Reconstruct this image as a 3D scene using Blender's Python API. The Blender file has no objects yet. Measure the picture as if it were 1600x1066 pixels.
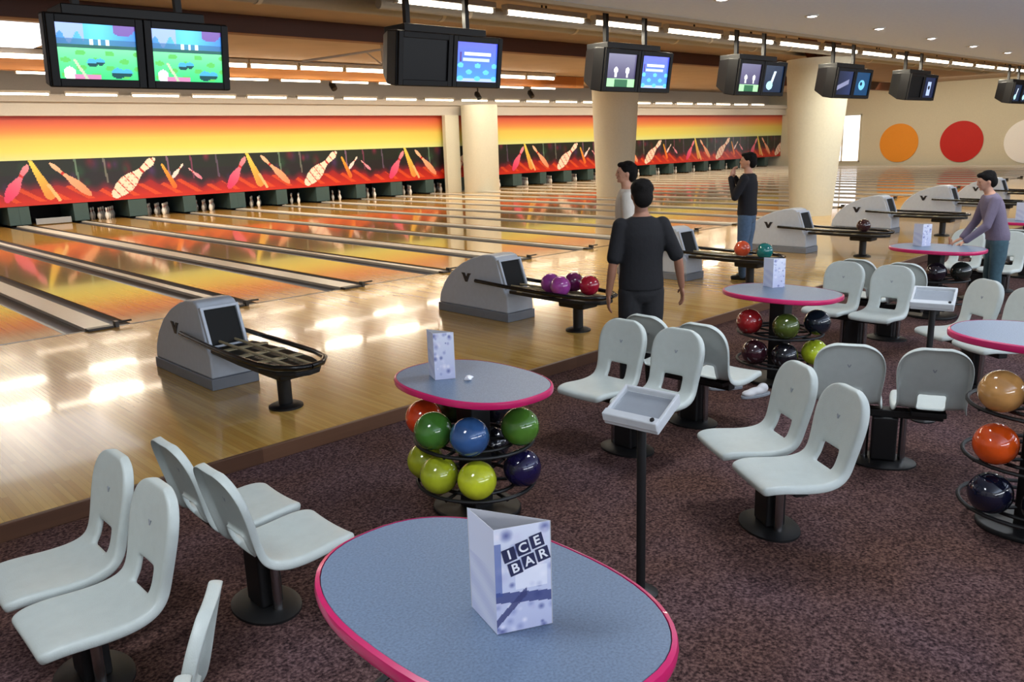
import bpy, bmesh, math, random
from mathutils import Vector, Matrix, Euler
random.seed(7)
PI = math.pi
D = math.radians
COL = bpy.context.scene.collection
SC = bpy.context.scene
FZ = -0.10                      # carpet level, the wooden approach is z = 0
L = 1.735                       # lane pitch
XW = 48.58                      # far right wall
XL = -5.2                       # left wall

# ------------------------------------------------------------------ helpers
def lin(c):
    return tuple((v / 12.92 if v <= 0.04045 else ((v + 0.055) / 1.055) ** 2.4) for v in [x / 255.0 for x in c])

ORD = ['first', 'second', 'third', 'fourth', 'fifth', 'sixth', 'seventh', 'eighth', 'ninth', 'tenth', 'eleventh', 'twelfth',
       'thirteenth', 'fourteenth', 'fifteenth', 'sixteenth', 'seventeenth', 'eighteenth', 'nineteenth', 'twentieth',
       'twenty-first', 'twenty-second', 'twenty-third', 'twenty-fourth', 'twenty-fifth', 'twenty-sixth', 'twenty-seventh',
       'twenty-eighth', 'twenty-ninth', 'thirtieth']

def mat(name, rgb, rough=0.5, metal=0.0, noise=0.0, nscale=20.0, coat=0.0, emit=None, estr=0.0, alpha=None, bump=0.0, bscale=80.0, spec=0.5):
    m = bpy.data.materials.new(name); m.use_nodes = True
    nt = m.node_tree; b = nt.nodes['Principled BSDF']
    c = lin(rgb)
    b.inputs['Base Color'].default_value = (*c, 1); b.inputs['Roughness'].default_value = rough
    b.inputs['Metallic'].default_value = metal; b.inputs['Coat Weight'].default_value = coat
    b.inputs['Specular IOR Level'].default_value = spec
    tc = nt.nodes.new('ShaderNodeTexCoord')
    n = nt.nodes.new('ShaderNodeTexNoise'); n.inputs['Scale'].default_value = nscale; n.inputs['Detail'].default_value = 4
    nt.links.new(tc.outputs['Object'], n.inputs['Vector'])
    r = nt.nodes.new('ShaderNodeValToRGB')
    k = max(noise, 0.03)
    r.color_ramp.elements[0].position = 0.3; r.color_ramp.elements[1].position = 0.7
    r.color_ramp.elements[0].color = (*[v * (1 - k) for v in c], 1); r.color_ramp.elements[1].color = (*[min(1, v * (1 + k)) for v in c], 1)
    nt.links.new(n.outputs['Fac'], r.inputs['Fac']); nt.links.new(r.outputs['Color'], b.inputs['Base Color'])
    if bump > 0:
        n2 = nt.nodes.new('ShaderNodeTexNoise'); n2.inputs['Scale'].default_value = bscale; n2.inputs['Detail'].default_value = 3
        nt.links.new(tc.outputs['Object'], n2.inputs['Vector'])
        bp = nt.nodes.new('ShaderNodeBump'); bp.inputs['Strength'].default_value = bump; bp.inputs['Distance'].default_value = 0.01
        nt.links.new(n2.outputs['Fac'], bp.inputs['Height']); nt.links.new(bp.outputs['Normal'], b.inputs['Normal'])
    if emit is not None:
        b.inputs['Emission Color'].default_value = (*lin(emit), 1); b.inputs['Emission Strength'].default_value = estr
    return m

def vcmat(name, rough=0.5, estr=0.0, coat=0.0):
    m = bpy.data.materials.new(name); m.use_nodes = True
    nt = m.node_tree; b = nt.nodes['Principled BSDF']; b.inputs['Roughness'].default_value = rough; b.inputs['Coat Weight'].default_value = coat
    a = nt.nodes.new('ShaderNodeVertexColor'); a.layer_name = 'paint'
    nt.links.new(a.outputs['Color'], b.inputs['Base Color'])
    if estr > 0:
        b.inputs['Base Color'].default_value = (0, 0, 0, 1)
        nt.links.new(a.outputs['Color'], b.inputs['Emission Color']); b.inputs['Emission Strength'].default_value = estr
    return m

def wood(name, c1, c2, rough, plank_w=0.035, plank_l=1.6, coat=0.4, along='Y'):
    m = bpy.data.materials.new(name); m.use_nodes = True
    nt = m.node_tree; b = nt.nodes['Principled BSDF']
    tc = nt.nodes.new('ShaderNodeTexCoord')
    mp = nt.nodes.new('ShaderNodeMapping')
    if along == 'Y': mp.inputs['Rotation'].default_value = (0, 0, PI / 2)
    nt.links.new(tc.outputs['Object'], mp.inputs['Vector'])
    br = nt.nodes.new('ShaderNodeTexBrick')
    br.inputs['Scale'].default_value = 1.0; br.inputs['Brick Width'].default_value = plank_l; br.inputs['Row Height'].default_value = plank_w
    br.inputs['Mortar Size'].default_value = 0.0006; br.offset = 0.37
    br.inputs['Color1'].default_value = (*lin(c1), 1); br.inputs['Color2'].default_value = (*lin(c2), 1)
    br.inputs['Mortar'].default_value = (*[v * 0.55 for v in lin(c2)], 1); br.inputs['Bias'].default_value = 0.0
    nt.links.new(mp.outputs['Vector'], br.inputs['Vector'])
    mp2 = nt.nodes.new('ShaderNodeMapping'); mp2.inputs['Scale'].default_value = (40, 1.5, 1) if along == 'Y' else (1.5, 40, 40)
    nt.links.new(tc.outputs['Object'], mp2.inputs['Vector'])
    n = nt.nodes.new('ShaderNodeTexNoise'); n.inputs['Scale'].default_value = 1.0; n.inputs['Detail'].default_value = 5
    nt.links.new(mp2.outputs['Vector'], n.inputs['Vector'])
    mx = nt.nodes.new('ShaderNodeMix'); mx.data_type = 'RGBA'; mx.blend_type = 'MULTIPLY'; mx.inputs['Factor'].default_value = 0.35
    nt.links.new(br.outputs['Color'], mx.inputs['A']); nt.links.new(n.outputs['Fac'], mx.inputs['B'])
    nt.links.new(mx.outputs['Result'], b.inputs['Base Color'])
    # large soft variation of the gloss, as on an oiled lane
    n3 = nt.nodes.new('ShaderNodeTexNoise'); n3.inputs['Scale'].default_value = 0.7
    nt.links.new(tc.outputs['Object'], n3.inputs['Vector'])
    mr = nt.nodes.new('ShaderNodeMapRange'); mr.inputs['To Min'].default_value = rough * 0.7; mr.inputs['To Max'].default_value = rough * 1.3
    nt.links.new(n3.outputs['Fac'], mr.inputs['Value']); nt.links.new(mr.outputs['Result'], b.inputs['Roughness'])
    b.inputs['Coat Weight'].default_value = coat; b.inputs['Coat Roughness'].default_value = 0.05
    return m

def carpet_mat():
    m = bpy.data.materials.new('carpet'); m.use_nodes = True
    nt = m.node_tree; b = nt.nodes['Principled BSDF']; b.inputs['Roughness'].default_value = 0.95; b.inputs['Specular IOR Level'].default_value = 0.1
    tc = nt.nodes.new('ShaderNodeTexCoord')
    n1 = nt.nodes.new('ShaderNodeTexNoise'); n1.inputs['Scale'].default_value = 75; n1.inputs['Detail'].default_value = 3
    n2 = nt.nodes.new('ShaderNodeTexNoise'); n2.inputs['Scale'].default_value = 1.1; n2.inputs['Detail'].default_value = 2
    for n in (n1, n2): nt.links.new(tc.outputs['Object'], n.inputs['Vector'])
    r = nt.nodes.new('ShaderNodeValToRGB'); e = r.color_ramp.elements
    e[0].position = 0.32; e[0].color = (*lin((40, 29, 31)), 1); e[1].position = 0.68; e[1].color = (*lin((122, 98, 96)), 1)
    k = e.new(0.5); k.color = (*lin((86, 66, 66)), 1)
    nt.links.new(n1.outputs['Fac'], r.inputs['Fac'])
    r2 = nt.nodes.new('ShaderNodeValToRGB'); e = r2.color_ramp.elements
    e[0].position = 0.35; e[0].color = (0.95, 0.80, 0.62, 1); e[1].position = 0.65; e[1].color = (0.98, 0.94, 1.0, 1)
    nt.links.new(n2.outputs['Fac'], r2.inputs['Fac'])
    mx = nt.nodes.new('ShaderNodeMix'); mx.data_type = 'RGBA'; mx.blend_type = 'MULTIPLY'; mx.inputs['Factor'].default_value = 1
    nt.links.new(r.outputs['Color'], mx.inputs['A']); nt.links.new(r2.outputs['Color'], mx.inputs['B'])
    nt.links.new(mx.outputs['Result'], b.inputs['Base Color'])
    bp = nt.nodes.new('ShaderNodeBump'); bp.inputs['Strength'].default_value = 0.6; bp.inputs['Distance'].default_value = 0.01
    nt.links.new(n1.outputs['Fac'], bp.inputs['Height']); nt.links.new(bp.outputs['Normal'], b.inputs['Normal'])
    return m

# ---- bmesh shape builders
def box(bm, x0, x1, y0, y1, z0, z1, M=None, bevel=0.0):
    vs = [bm.verts.new((x, y, z)) for x in (x0, x1) for y in (y0, y1) for z in (z0, z1)]
    fs = [bm.faces.new([vs[i] for i in f]) for f in ((0, 1, 3, 2), (4, 6, 7, 5), (0, 4, 5, 1), (2, 3, 7, 6), (0, 2, 6, 4), (1, 5, 7, 3))]
    if bevel > 0:
        es = list({e for f in fs for e in f.edges})
        r = bmesh.ops.bevel(bm, geom=es, offset=bevel, segments=2, affect='EDGES', profile=0.5)
        vs = list({v for f in r['faces'] for v in f.verts} | {v for v in vs if v.is_valid})
    if M is not None: bmesh.ops.transform(bm, matrix=M, verts=[v for v in vs if v.is_valid])
    return vs

def tube(bm, p, q, r1, r2=None, n=12, caps=True):
    p = Vector(p); q = Vector(q); r2 = r1 if r2 is None else r2
    d = (q - p).normalized(); a = d.orthogonal().normalized(); b = d.cross(a)
    R = [[bm.verts.new(c + (a * math.cos(2 * PI * i / n) + b * math.sin(2 * PI * i / n)) * r) for i in range(n)] for c, r in ((p, r1), (q, r2))]
    for i in range(n): bm.faces.new((R[0][i], R[0][(i + 1) % n], R[1][(i + 1) % n], R[1][i]))
    if caps: bm.faces.new(R[0][::-1]); bm.faces.new(R[1])

def path_tube(bm, pts, r, n=10, closed=False):
    pts = [Vector(p) for p in pts]; m = len(pts); rings = []
    for i, p in enumerate(pts):
        if closed: d = (pts[(i + 1) % m] - pts[i - 1]).normalized()
        else: d = (pts[min(i + 1, m - 1)] - pts[max(i - 1, 0)]).normalized()
        up = Vector((0, 0, 1)) if abs(d.z) < 0.95 else Vector((1, 0, 0))
        a = d.cross(up).normalized(); b = a.cross(d)
        rings.append([bm.verts.new(p + (a * math.cos(2 * PI * k / n) + b * math.sin(2 * PI * k / n)) * r) for k in range(n)])
    for i in range(m if closed else m - 1):
        A = rings[i]; B = rings[(i + 1) % m]
        for k in range(n): bm.faces.new((A[k], A[(k + 1) % n], B[(k + 1) % n], B[k]))
    if not closed: bm.faces.new(rings[0][::-1]); bm.faces.new(rings[-1])

def lathe(bm, prof, n=24, c=(0, 0, 0), sx=1.0, sy=1.0):
    rings = []
    for r, z in prof:
        if r < 1e-5: rings.append([bm.verts.new((c[0], c[1], c[2] + z))])
        else: rings.append([bm.verts.new((c[0] + sx * r * math.cos(2 * PI * i / n), c[1] + sy * r * math.sin(2 * PI * i / n), c[2] + z)) for i in range(n)])
    for A, B in zip(rings, rings[1:]):
        for i in range(n):
            j = (i + 1) % n
            a = [A[0]] if len(A) == 1 else [A[i], A[j]]
            b = [B[0]] if len(B) == 1 else [B[j], B[i]]
            if len(a) + len(b) >= 3: bm.faces.new(a + b)
    if len(rings[0]) > 1: bm.faces.new(rings[0][::-1])
    if len(rings[-1]) > 1: bm.faces.new(rings[-1])

def ell(bm, c, r, M=None, seg=20, rings=14):
    g = bmesh.ops.create_uvsphere(bm, u_segments=seg, v_segments=rings, radius=1.0)
    T = Matrix.Translation(Vector(c)) @ (M if M is not None else Matrix.Identity(4)) @ Matrix.Diagonal((*r, 1))
    bmesh.ops.transform(bm, matrix=T, verts=g['verts'])

def prism(bm, outline, z0, z1, M=None, axis='Z'):
    def P(a, b, h): return (a, b, h) if axis == 'Z' else ((h, a, b) if axis == 'X' else (a, h, b))
    A = [bm.verts.new(P(a, b, z0)) for a, b in outline]; B = [bm.verts.new(P(a, b, z1)) for a, b in outline]
    n = len(A); bm.faces.new(A[::-1]); bm.faces.new(B)
    for i in range(n): bm.faces.new((A[i], A[(i + 1) % n], B[(i + 1) % n], B[i]))
    if M is not None: bmesh.ops.transform(bm, matrix=M, verts=A + B)

def obj(name, bm, material, parent=None, smooth=False, bevel=0.0, angle=40):
    bmesh.ops.recalc_face_normals(bm, faces=bm.faces)
    me = bpy.data.meshes.new(name); bm.to_mesh(me); bm.free()
    me.materials.append(material)
    if smooth:
        for p in me.polygons: p.use_smooth = True
        if angle < 180: me.set_sharp_from_angle(angle=math.radians(angle))
    o = bpy.data.objects.new(name, me); COL.objects.link(o)
    if parent is not None: o.parent = parent
    if bevel > 0:
        b = o.modifiers.new('bevel', 'BEVEL'); b.width = bevel; b.segments = 3; b.limit_method = 'ANGLE'
    return o

def thing(name, label, cat, loc=(0, 0, 0), rz=0.0, group=None):
    o = bpy.data.objects.new(name, None); COL.objects.link(o)
    o.empty_display_size = 0.1; o.location = loc; o.rotation_euler = (0, 0, rz)
    return tag(o, label, cat, group)

def tag(o, label, cat, group=None):
    o['label'] = label; o['category'] = cat
    if group: o['group'] = group
    return o

def struct(name, bm, m, **k):
    o = obj(name, bm, m, **k); o['kind'] = 'structure'; return o

def dup(root, loc, rz=None, label=None, group=None, mats=None):
    r = root.copy(); COL.objects.link(r); r.location = loc
    if rz is not None: r.rotation_euler = (0, 0, rz)
    if label: r['label'] = label
    if group: r['group'] = group
    def rec(a, b):
        for ch in list(a.children):
            c = ch.copy(); COL.objects.link(c); c.parent = b; rec(ch, c)
    rec(root, r)
    return r

def paint_grid(name, P, U, V, nu, nv, fn, material, parent=None, thick=0.0):
    """flat printed panel: origin P, edge vectors U and V, colours from fn(u, v) in sRGB 0-255"""
    bm = bmesh.new(); lay = bm.loops.layers.float_color.new('paint')
    P = Vector(P); U = Vector(U); V = Vector(V); N = U.cross(V).normalized()
    g = [[bm.verts.new(P + U * (i / nu) + V * (j / nv)) for j in range(nv + 1)] for i in range(nu + 1)]
    for i in range(nu):
        for j in range(nv):
            f = bm.faces.new((g[i][j], g[i + 1][j], g[i + 1][j + 1], g[i][j + 1]))
            c = (*lin(fn((i + 0.5) / nu, (j + 0.5) / nv)), 1)
            for l in f.loops: l[lay] = c
    if thick > 0:
        b = [bm.verts.new(P - N * thick + U * a + V * c) for a, c in ((0, 0), (1, 0), (1, 1), (0, 1))]
        edge = (*lin((200, 200, 205)), 1)
        bot = [g[i][0] for i in range(nu + 1)]; top = [g[i][nv] for i in range(nu + 1)]
        lft = [g[0][j] for j in range(nv + 1)]; rgt = [g[nu][j] for j in range(nv + 1)]
        for loop in (b[::-1], [b[0], b[1]] + bot[::-1], [b[3], b[2]] + top[::-1], [b[0], b[3]] + lft[::-1], [b[1], b[2]] + rgt[::-1]):
            f = bm.faces.new(loop)
            for l in f.loops: l[lay] = edge
    me = bpy.data.meshes.new(name); bm.normal_update(); bm.to_mesh(me); bm.free(); me.materials.append(material)
    o = bpy.data.objects.new(name, me); COL.objects.link(o)
    if parent is not None: o.parent = parent
    return o

def cl(v): return max(0, min(255, v))
def mixc(a, b, t): t = max(0, min(1, t)); return tuple(x + (y - x) * t for x, y in zip(a, b))

# ------------------------------------------------------------------ materials
M = {}
M['approach'] = wood('approach_wood', (226, 184, 98), (204, 156, 76), 0.17)
M['lane'] = wood('lane_wood', (238, 186, 100), (222, 164, 80), 0.09, plank_w=0.027)
M['carpet'] = carpet_mat()
M['step'] = wood('step_wood', (120, 84, 62), (98, 66, 48), 0.45, coat=0.0, along='X', plank_w=0.12)
M['gutter'] = mat('gutter_plastic', (92, 92, 96), 0.35)
M['cap'] = mat('capping', (212, 206, 194), 0.3)
M['capend'] = mat('capping_end', (52, 48, 44), 0.4)
M['subfloor'] = mat('subfloor', (40, 36, 34), 0.8)
M['shell'] = mat('seat_plastic', (192, 200, 196), 0.42, bump=0.15, bscale=220)
M['black'] = mat('black_metal', (13, 13, 15), 0.5)
M['blackgloss'] = mat('black_gloss', (14, 14, 16), 0.2)
M['chrome'] = mat('chrome', (170, 170, 172), 0.25, metal=1.0)
M['track'] = mat('track_pad', (176, 164, 132), 0.4)
M['hood'] = mat('hood_plastic', (190, 200, 214), 0.4)
M['hoodbase'] = mat('hood_base', (126, 132, 142), 0.45)
M['emblem'] = mat('emblem', (26, 28, 36), 0.4)
M['pin'] = mat('pin_white', (244, 244, 242), 0.25, coat=0.3)
M['pinred'] = mat('pin_red', (190, 30, 30), 0.3)
M['pit'] = mat('pit_black', (14, 16, 18), 0.8)
M['kick'] = mat('kickback', (62, 84, 84), 0.5)
M['ceil_front'] = mat('ceiling_front', (222, 234, 255), 0.8)
M['ceil_lane'] = mat('ceiling_lane', (176, 160, 144), 0.8, noise=0.06, nscale=1.2)
M['fascia'] = mat('fascia', (150, 128, 100), 0.7)
M['beam'] = wood('beam_wood', (122, 62, 24), (98, 46, 16), 0.5, coat=0.0, along='X', plank_w=0.09, plank_l=4)
M['beam2'] = wood('beam_wood_light', (200, 130, 56), (182, 110, 44), 0.5, coat=0.0, along='X', plank_w=0.09, plank_l=4)
M['duct'] = mat('duct_metal', (150, 148, 144), 0.45)
M['wall'] = mat('wall_paint', (214, 208, 186), 0.8)
M['wallgrey'] = mat('wall_grey', (190, 184, 176), 0.8)
M['soffit'] = mat('soffit', (196, 190, 182), 0.75)
M['column'] = mat('column_paint', (206, 204, 188), 0.7)
M['tubelight'] = mat('tube_glow', (255, 250, 240), 0.5, emit=(255, 240, 218), estr=9.0)
M['fixture'] = mat('fixture_body', (196, 190, 178), 0.5)
M['skylight'] = mat('skylight_panel', (255, 255, 255), 0.5, emit=(240, 246, 255), estr=1.6)
M['window'] = mat('window_glow', (255, 255, 255), 0.5, emit=(240, 246, 255), estr=1.6)
M['downlight'] = mat('downlight_glow', (255, 255, 255), 0.5, emit=(250, 250, 255), estr=14.0)
M['tabletop'] = mat('table_laminate', (108, 126, 150), 0.42, noise=0.22, nscale=160)
M['tableedge'] = mat('table_edge', (206, 26, 100), 0.3, coat=0.4)
M['paper'] = vcmat('printed_paper', 0.55)
M['navy'] = mat('print_navy', (34, 38, 78), 0.5)
M['white'] = mat('print_white', (240, 240, 246), 0.5)
M['mask'] = vcmat('mask_print', 0.35)
M['screen'] = vcmat('screen_glow', 0.2, estr=1.1)
M['screenoff'] = mat('screen_off', (5, 5, 9), 0.4, spec=0.25)
M['tv'] = mat('monitor_plastic', (9, 9, 13), 0.5, spec=0.3)
M['console'] = mat('console_plastic', (206, 210, 214), 0.4)
M['consolepad'] = mat('console_pad', (150, 156, 164), 0.5)
M['skin'] = mat('skin', (196, 146, 120), 0.55)
M['skin_dark'] = mat('skin_tan', (150, 104, 82), 0.55)
M['hair'] = mat('hair_dark', (14, 11, 10), 0.85, spec=0.2, bump=0.5, bscale=140)
M['tee'] = mat('tshirt_black', (12, 12, 18), 0.9, bump=0.3, bscale=30)
M['trousers'] = mat('trousers_dark', (22, 22, 26), 0.9, bump=0.3, bscale=30)
M['shirt_white'] = mat('shirt_cream', (206, 200, 190), 0.9, bump=0.3, bscale=30)
M['navyshirt'] = mat('shirt_navy', (16, 16, 24), 0.9)
M['jeans'] = mat('jeans', (74, 96, 122), 0.9, noise=0.12, nscale=30)
M['jeans2'] = mat('jeans_teal', (64, 92, 104), 0.9, noise=0.12, nscale=30)
M['sweater'] = mat('sweater_mauve', (116, 106, 126), 0.95, bump=0.5, bscale=120)
M['shoe'] = mat('shoe_dark', (30, 28, 28), 0.6)
M['shoewhite'] = mat('shoe_white', (220, 220, 222), 0.5)
M['lips'] = mat('lips', (150, 80, 74), 0.5)
M['eye'] = mat('eye', (40, 30, 26), 0.3)

# ------------------------------------------------------------------ the setting
bm = bmesh.new(); box(bm, XL, XW, -5.2, 0, -0.1, 0); struct('floor', bm, M['approach'])
bm = bmesh.new(); box(bm, XL, XW, -20, -5.2, FZ - 0.1, FZ); struct('floor', bm, M['carpet'])
bm = bmesh.new(); box(bm, XL, XW, -5.235, -5.2, FZ, 0.004); struct('trim_1', bm, M['step'], bevel=0.004)
bm = bmesh.new(); box(bm, XL, XW, 0, 20, -0.2, -0.1); struct('floor', bm, M['subfloor'])
LMIN, LMAX = -2, 27                       # lane i lies between divider i and i+1
for i in range(LMIN, LMAX + 1):
    a = 0.38 if i % 2 == 0 else 0.295
    x0 = i * L + a; x1 = x0 + 1.06
    bm = bmesh.new(); box(bm, x0, x1, 0, 19.4, -0.1, 0.0); struct('floor', bm, M['lane'])
    # dark arrows and foul line are inlaid in the lane board
bm = bmesh.new(); box(bm, XL, XW, -0.03, 0.03, 0.0, 0.0012); struct('trim_2', bm, M['capend'])

# walls
bm = bmesh.new(); box(bm, XW, XW + 0.2, -20, 20, -0.2, 5.0); struct('wall_right', bm, M['wall'])
bm = bmesh.new(); box(bm, XL - 0.2, XL, -20, 20, -0.2, 5.0); struct('wall_left', bm, M['wallgrey'])
bm = bmesh.new(); box(bm, XL, XW, 19.6, 19.8, -0.2, 3.1); struct('wall_back', bm, M['pit'])
bm = bmesh.new(); box(bm, XL, XW, 19.0, 19.2, 3.1, 5.0); struct('wall_back', bm, M['wallgrey'])
# windows: bright full-height window in the far right wall
bm = bmesh.new(); box(bm, XW - 0.03, XW, 12.75, 14.9, 0.25, 3.0); w = struct('window_1', bm, M['window'])
bm = bmesh.new()
for y in (12.70, 13.8, 14.9): box(bm, XW - 0.08, XW - 0.03, y - 0.04, y + 0.04, 0.2, 3.05)
for z in (0.22, 3.03): box(bm, XW - 0.08, XW - 0.03, 12.66, 14.94, z - 0.04, z + 0.04)
obj('window_frame', bm, M['wall'], w)

# ceilings
bm = bmesh.new(); box(bm, XL, XW, -20, -3.95, 3.4, 3.55); struct('ceiling', bm, M['ceil_front'])
bm = bmesh.new(); box(bm, XL, XW, -3.95, 19.2, 4.62, 4.75); struct('ceiling', bm, M['ceil_lane'])
bm = bmesh.new(); box(bm, XL, XW, -4.05, -3.95, 3.36, 4.75); struct('trim_3', bm, M['fascia'])
bm = bmesh.new(); box(bm, XL, XW, 17.75, 19.0, 3.22, 3.85); struct('trim_4', bm, M['soffit'])
bm = bmesh.new(); box(bm, XL, XW, 17.60, 17.75, 3.62, 3.80); struct('trim_5', bm, M['wallgrey'])
bm = bmesh.new(); box(bm, 19.75, 20.5, 17.6, 17.8, 0, 3.22); struct('trim_6', bm, M['column'])
# skylight over the left lanes
bm = bmesh.new(); box(bm, -5.0, 3.2, 8.9, 12.9, 4.58, 4.62); struct('window_2', bm, M['skylight'])

# glulam beams along the hall
def beam(x0, x1, y0, y1, z0, z1, m, label):
    bm = bmesh.new(); box(bm, x0, x1, y0, y1, z0, z1)
    tag(obj('ceiling_beam', bm, m, bevel=0.01), label, 'beam')
beam(XL, 32.0, 5.85, 6.15, 4.27, 4.62, M['beam'], 'dark brown glulam beam nearest the seats, spanning behind the monitors')
beam(XL, 24.5, 14.0, 14.3, 4.17, 4.61, M['beam2'], 'lighter orange-brown ceiling beam between two rows of tube lights')
beam(34.0, XW, 9.9, 10.2, 4.2, 4.61, M['beam'], 'short brown beam high above the circles on the far right wall')

# ducts
def duct(y, z, r, x0, x1, label):
    t = thing('ceiling_duct', label, 'duct', (x0, y, z))
    bm = bmesh.new(); tube(bm, (0, 0, 0), (x1 - x0, 0, 0), r, n=20); obj('pipe', bm, M['duct'], t, smooth=True)
    x = 1.5
    while x < x1 - x0:
        bm = bmesh.new(); tube(bm, (x - 0.03, 0, 0), (x + 0.03, 0, 0), r + 0.012, n=20); obj('joint_ring', bm, M['fixture'], t, smooth=True); x += 3.0
    x = 3.0
    while x < x1 - x0:
        bm = bmesh.new(); box(bm, x - 0.01, x + 0.01, -0.01, 0.01, r, 4.62 - z); obj('hanger', bm, M['black'], t); x += 6.0
duct(0.1, 3.97, 0.14, -5, 30, 'long grey ventilation duct hanging above the row of score monitors')
duct(-1.0, 3.78, 0.07, 3.6, 34, 'thin pale pipe running below the tube lights beside the ceiling edge')

# white sloping truss tubes between the beams
t = thing('truss', 'white triangular pipe truss between the first and second monitor', 'truss', (0, 7.9, 4.1))
bm = bmesh.new(); tube(bm, (7.6, 0, -0.08), (9.9, 0, 0.30), 0.03); obj('sloping_tube', bm, M['wallgrey'], t, smooth=True)
bm = bmesh.new(); tube(bm, (9.9, 0, 0.30), (9.9, 0, -0.08), 0.025); tube(bm, (9.4, 0, 0.22), (9.9, 0, -0.08), 0.018); obj('upright_tube', bm, M['wallgrey'], t, smooth=True)
bm = bmesh.new(); tube(bm, (7.4, 0, -0.1), (11.0, 0, -0.1), 0.02); box(bm, 9.88, 9.92, -0.02, 0.02, 0.28, 0.54); obj('bottom_tube', bm, M['wallgrey'], t, smooth=True)

# ------------------------------------------------------------------ fluorescent lights
def make_light():
    t = thing('fluorescent_light', 'x', 'light')
    bm = bmesh.new(); box(bm, -0.78, 0.78, -0.06, 0.06, 0.03, 0.10); obj('housing', bm, M['fixture'], t, bevel=0.008)
    bm = bmesh.new(); tube(bm, (-0.74, 0, 0), (0.74, 0, 0), 0.03, n=10); obj('tube', bm, M['tubelight'], t, smooth=True)
    for s in (-1, 1):
        bm = bmesh.new(); box(bm, s * 0.76 - 0.02, s * 0.76 + 0.02, -0.03, 0.03, -0.03, 0.03); obj('end_holder', bm, M['fixture'], t)
    return t
fl0 = make_light(); first = [True]
def light_row(y, z, x0, dx, n, words, group, skip=(), thick=1.0):
    k = 0
    for i in range(n):
        if i in skip: continue
        lab = 'white fluorescent tube, %s from the left in the row %s' % (ORD[k], words)
        if first[0]: o = fl0; first[0] = False; o.location = (x0 + i * dx, y, z); o['label'] = lab; o['group'] = group
        else:
            o = dup(fl0, (x0 + i * dx, y, z), 0, lab, group)
            for ch in list(o.children):
                if ch.name.startswith('hanger'): bpy.data.objects.remove(ch)
        bm = bmesh.new(); box(bm, -0.01, 0.01, -0.01, 0.01, 0.10, 0.0999 + (4.62 - z - 0.1 * thick) / thick if y < 17 else 0.1001)
        o.scale = (1.0, thick, thick)
        if y < 17: obj('hanger', bm, M['black'], o)
        else: bm.free()
        k += 1
light_row(-2.0, 3.64, 3.9, 1.75, 15, 'by the grey ceiling edge', 'tube lights along the ceiling edge')
light_row(13.2, 4.42, 1.6, 1.62, 13, 'above the orange beam', 'tube lights above the orange beam', thick=1.8)
light_row(15.6, 4.25, 2.2, 1.95, 12, 'under the orange beam', 'tube lights under the orange beam')
light_row(17.68, 3.832, 2.0, 1.95, 23, 'on the bulkhead', 'tube lights on the bulkhead')

# small black spotlights in front of the bulkhead
for x, y, z, lab in ((14.25, 17.3, 4.25, 'small black spotlight under the ceiling between the first and second monitor'), (21.3, 17.2, 4.0, 'small black spotlight over the column by the lane wall'),
                     (24.6, 17.3, 4.12, 'small black spotlight between the second and third monitor')):
    t = thing('spotlight', lab, 'spotlight', (x, y, z))
    T = Matrix.Rotation(D(-40), 4, 'X')
    bm = bmesh.new(); lathe(bm, [(0.09, -0.16), (0.11, -0.15), (0.12, 0.10), (0.06, 0.2), (0, 0.2)], n=20); bmesh.ops.transform(bm, matrix=T, verts=bm.verts); obj('head', bm, M['black'], t, smooth=True)
    bm = bmesh.new(); box(bm, -0.02, 0.02, -0.02, 0.02, 0.1, 4.62 - z); obj('stem', bm, M['black'], t)
# downlights in the grey ceiling
def make_down():
    t = thing('downlight', 'x', 'light')
    bm = bmesh.new(); lathe(bm, [(0.085, 0.0), (0.085, -0.012), (0.06, -0.012), (0.06, 0.0)], n=24); obj('trim_ring', bm, M['fixture'], t, smooth=True)
    bm = bmesh.new(); lathe(bm, [(0, -0.02), (0.03, -0.018), (0.05, -0.008), (0.058, 0.0)], n=20); obj('lamp', bm, M['downlight'], t, smooth=True)
    return t
d0 = make_down()
for i in range(7):
    x = 3.1 + 2.12 * (i + 1) - 0.1; y = -5.1 + 0.07 * i
    lab = 'small round downlight in the grey ceiling, %s from the left' % ORD[i]
    if i == 0: d0.location = (x, y, 3.4); d0['label'] = lab; d0['group'] = 'downlights in the grey ceiling'
    else: dup(d0, (x, y, 3.4), 0, lab, 'downlights in the grey ceiling')

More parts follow.
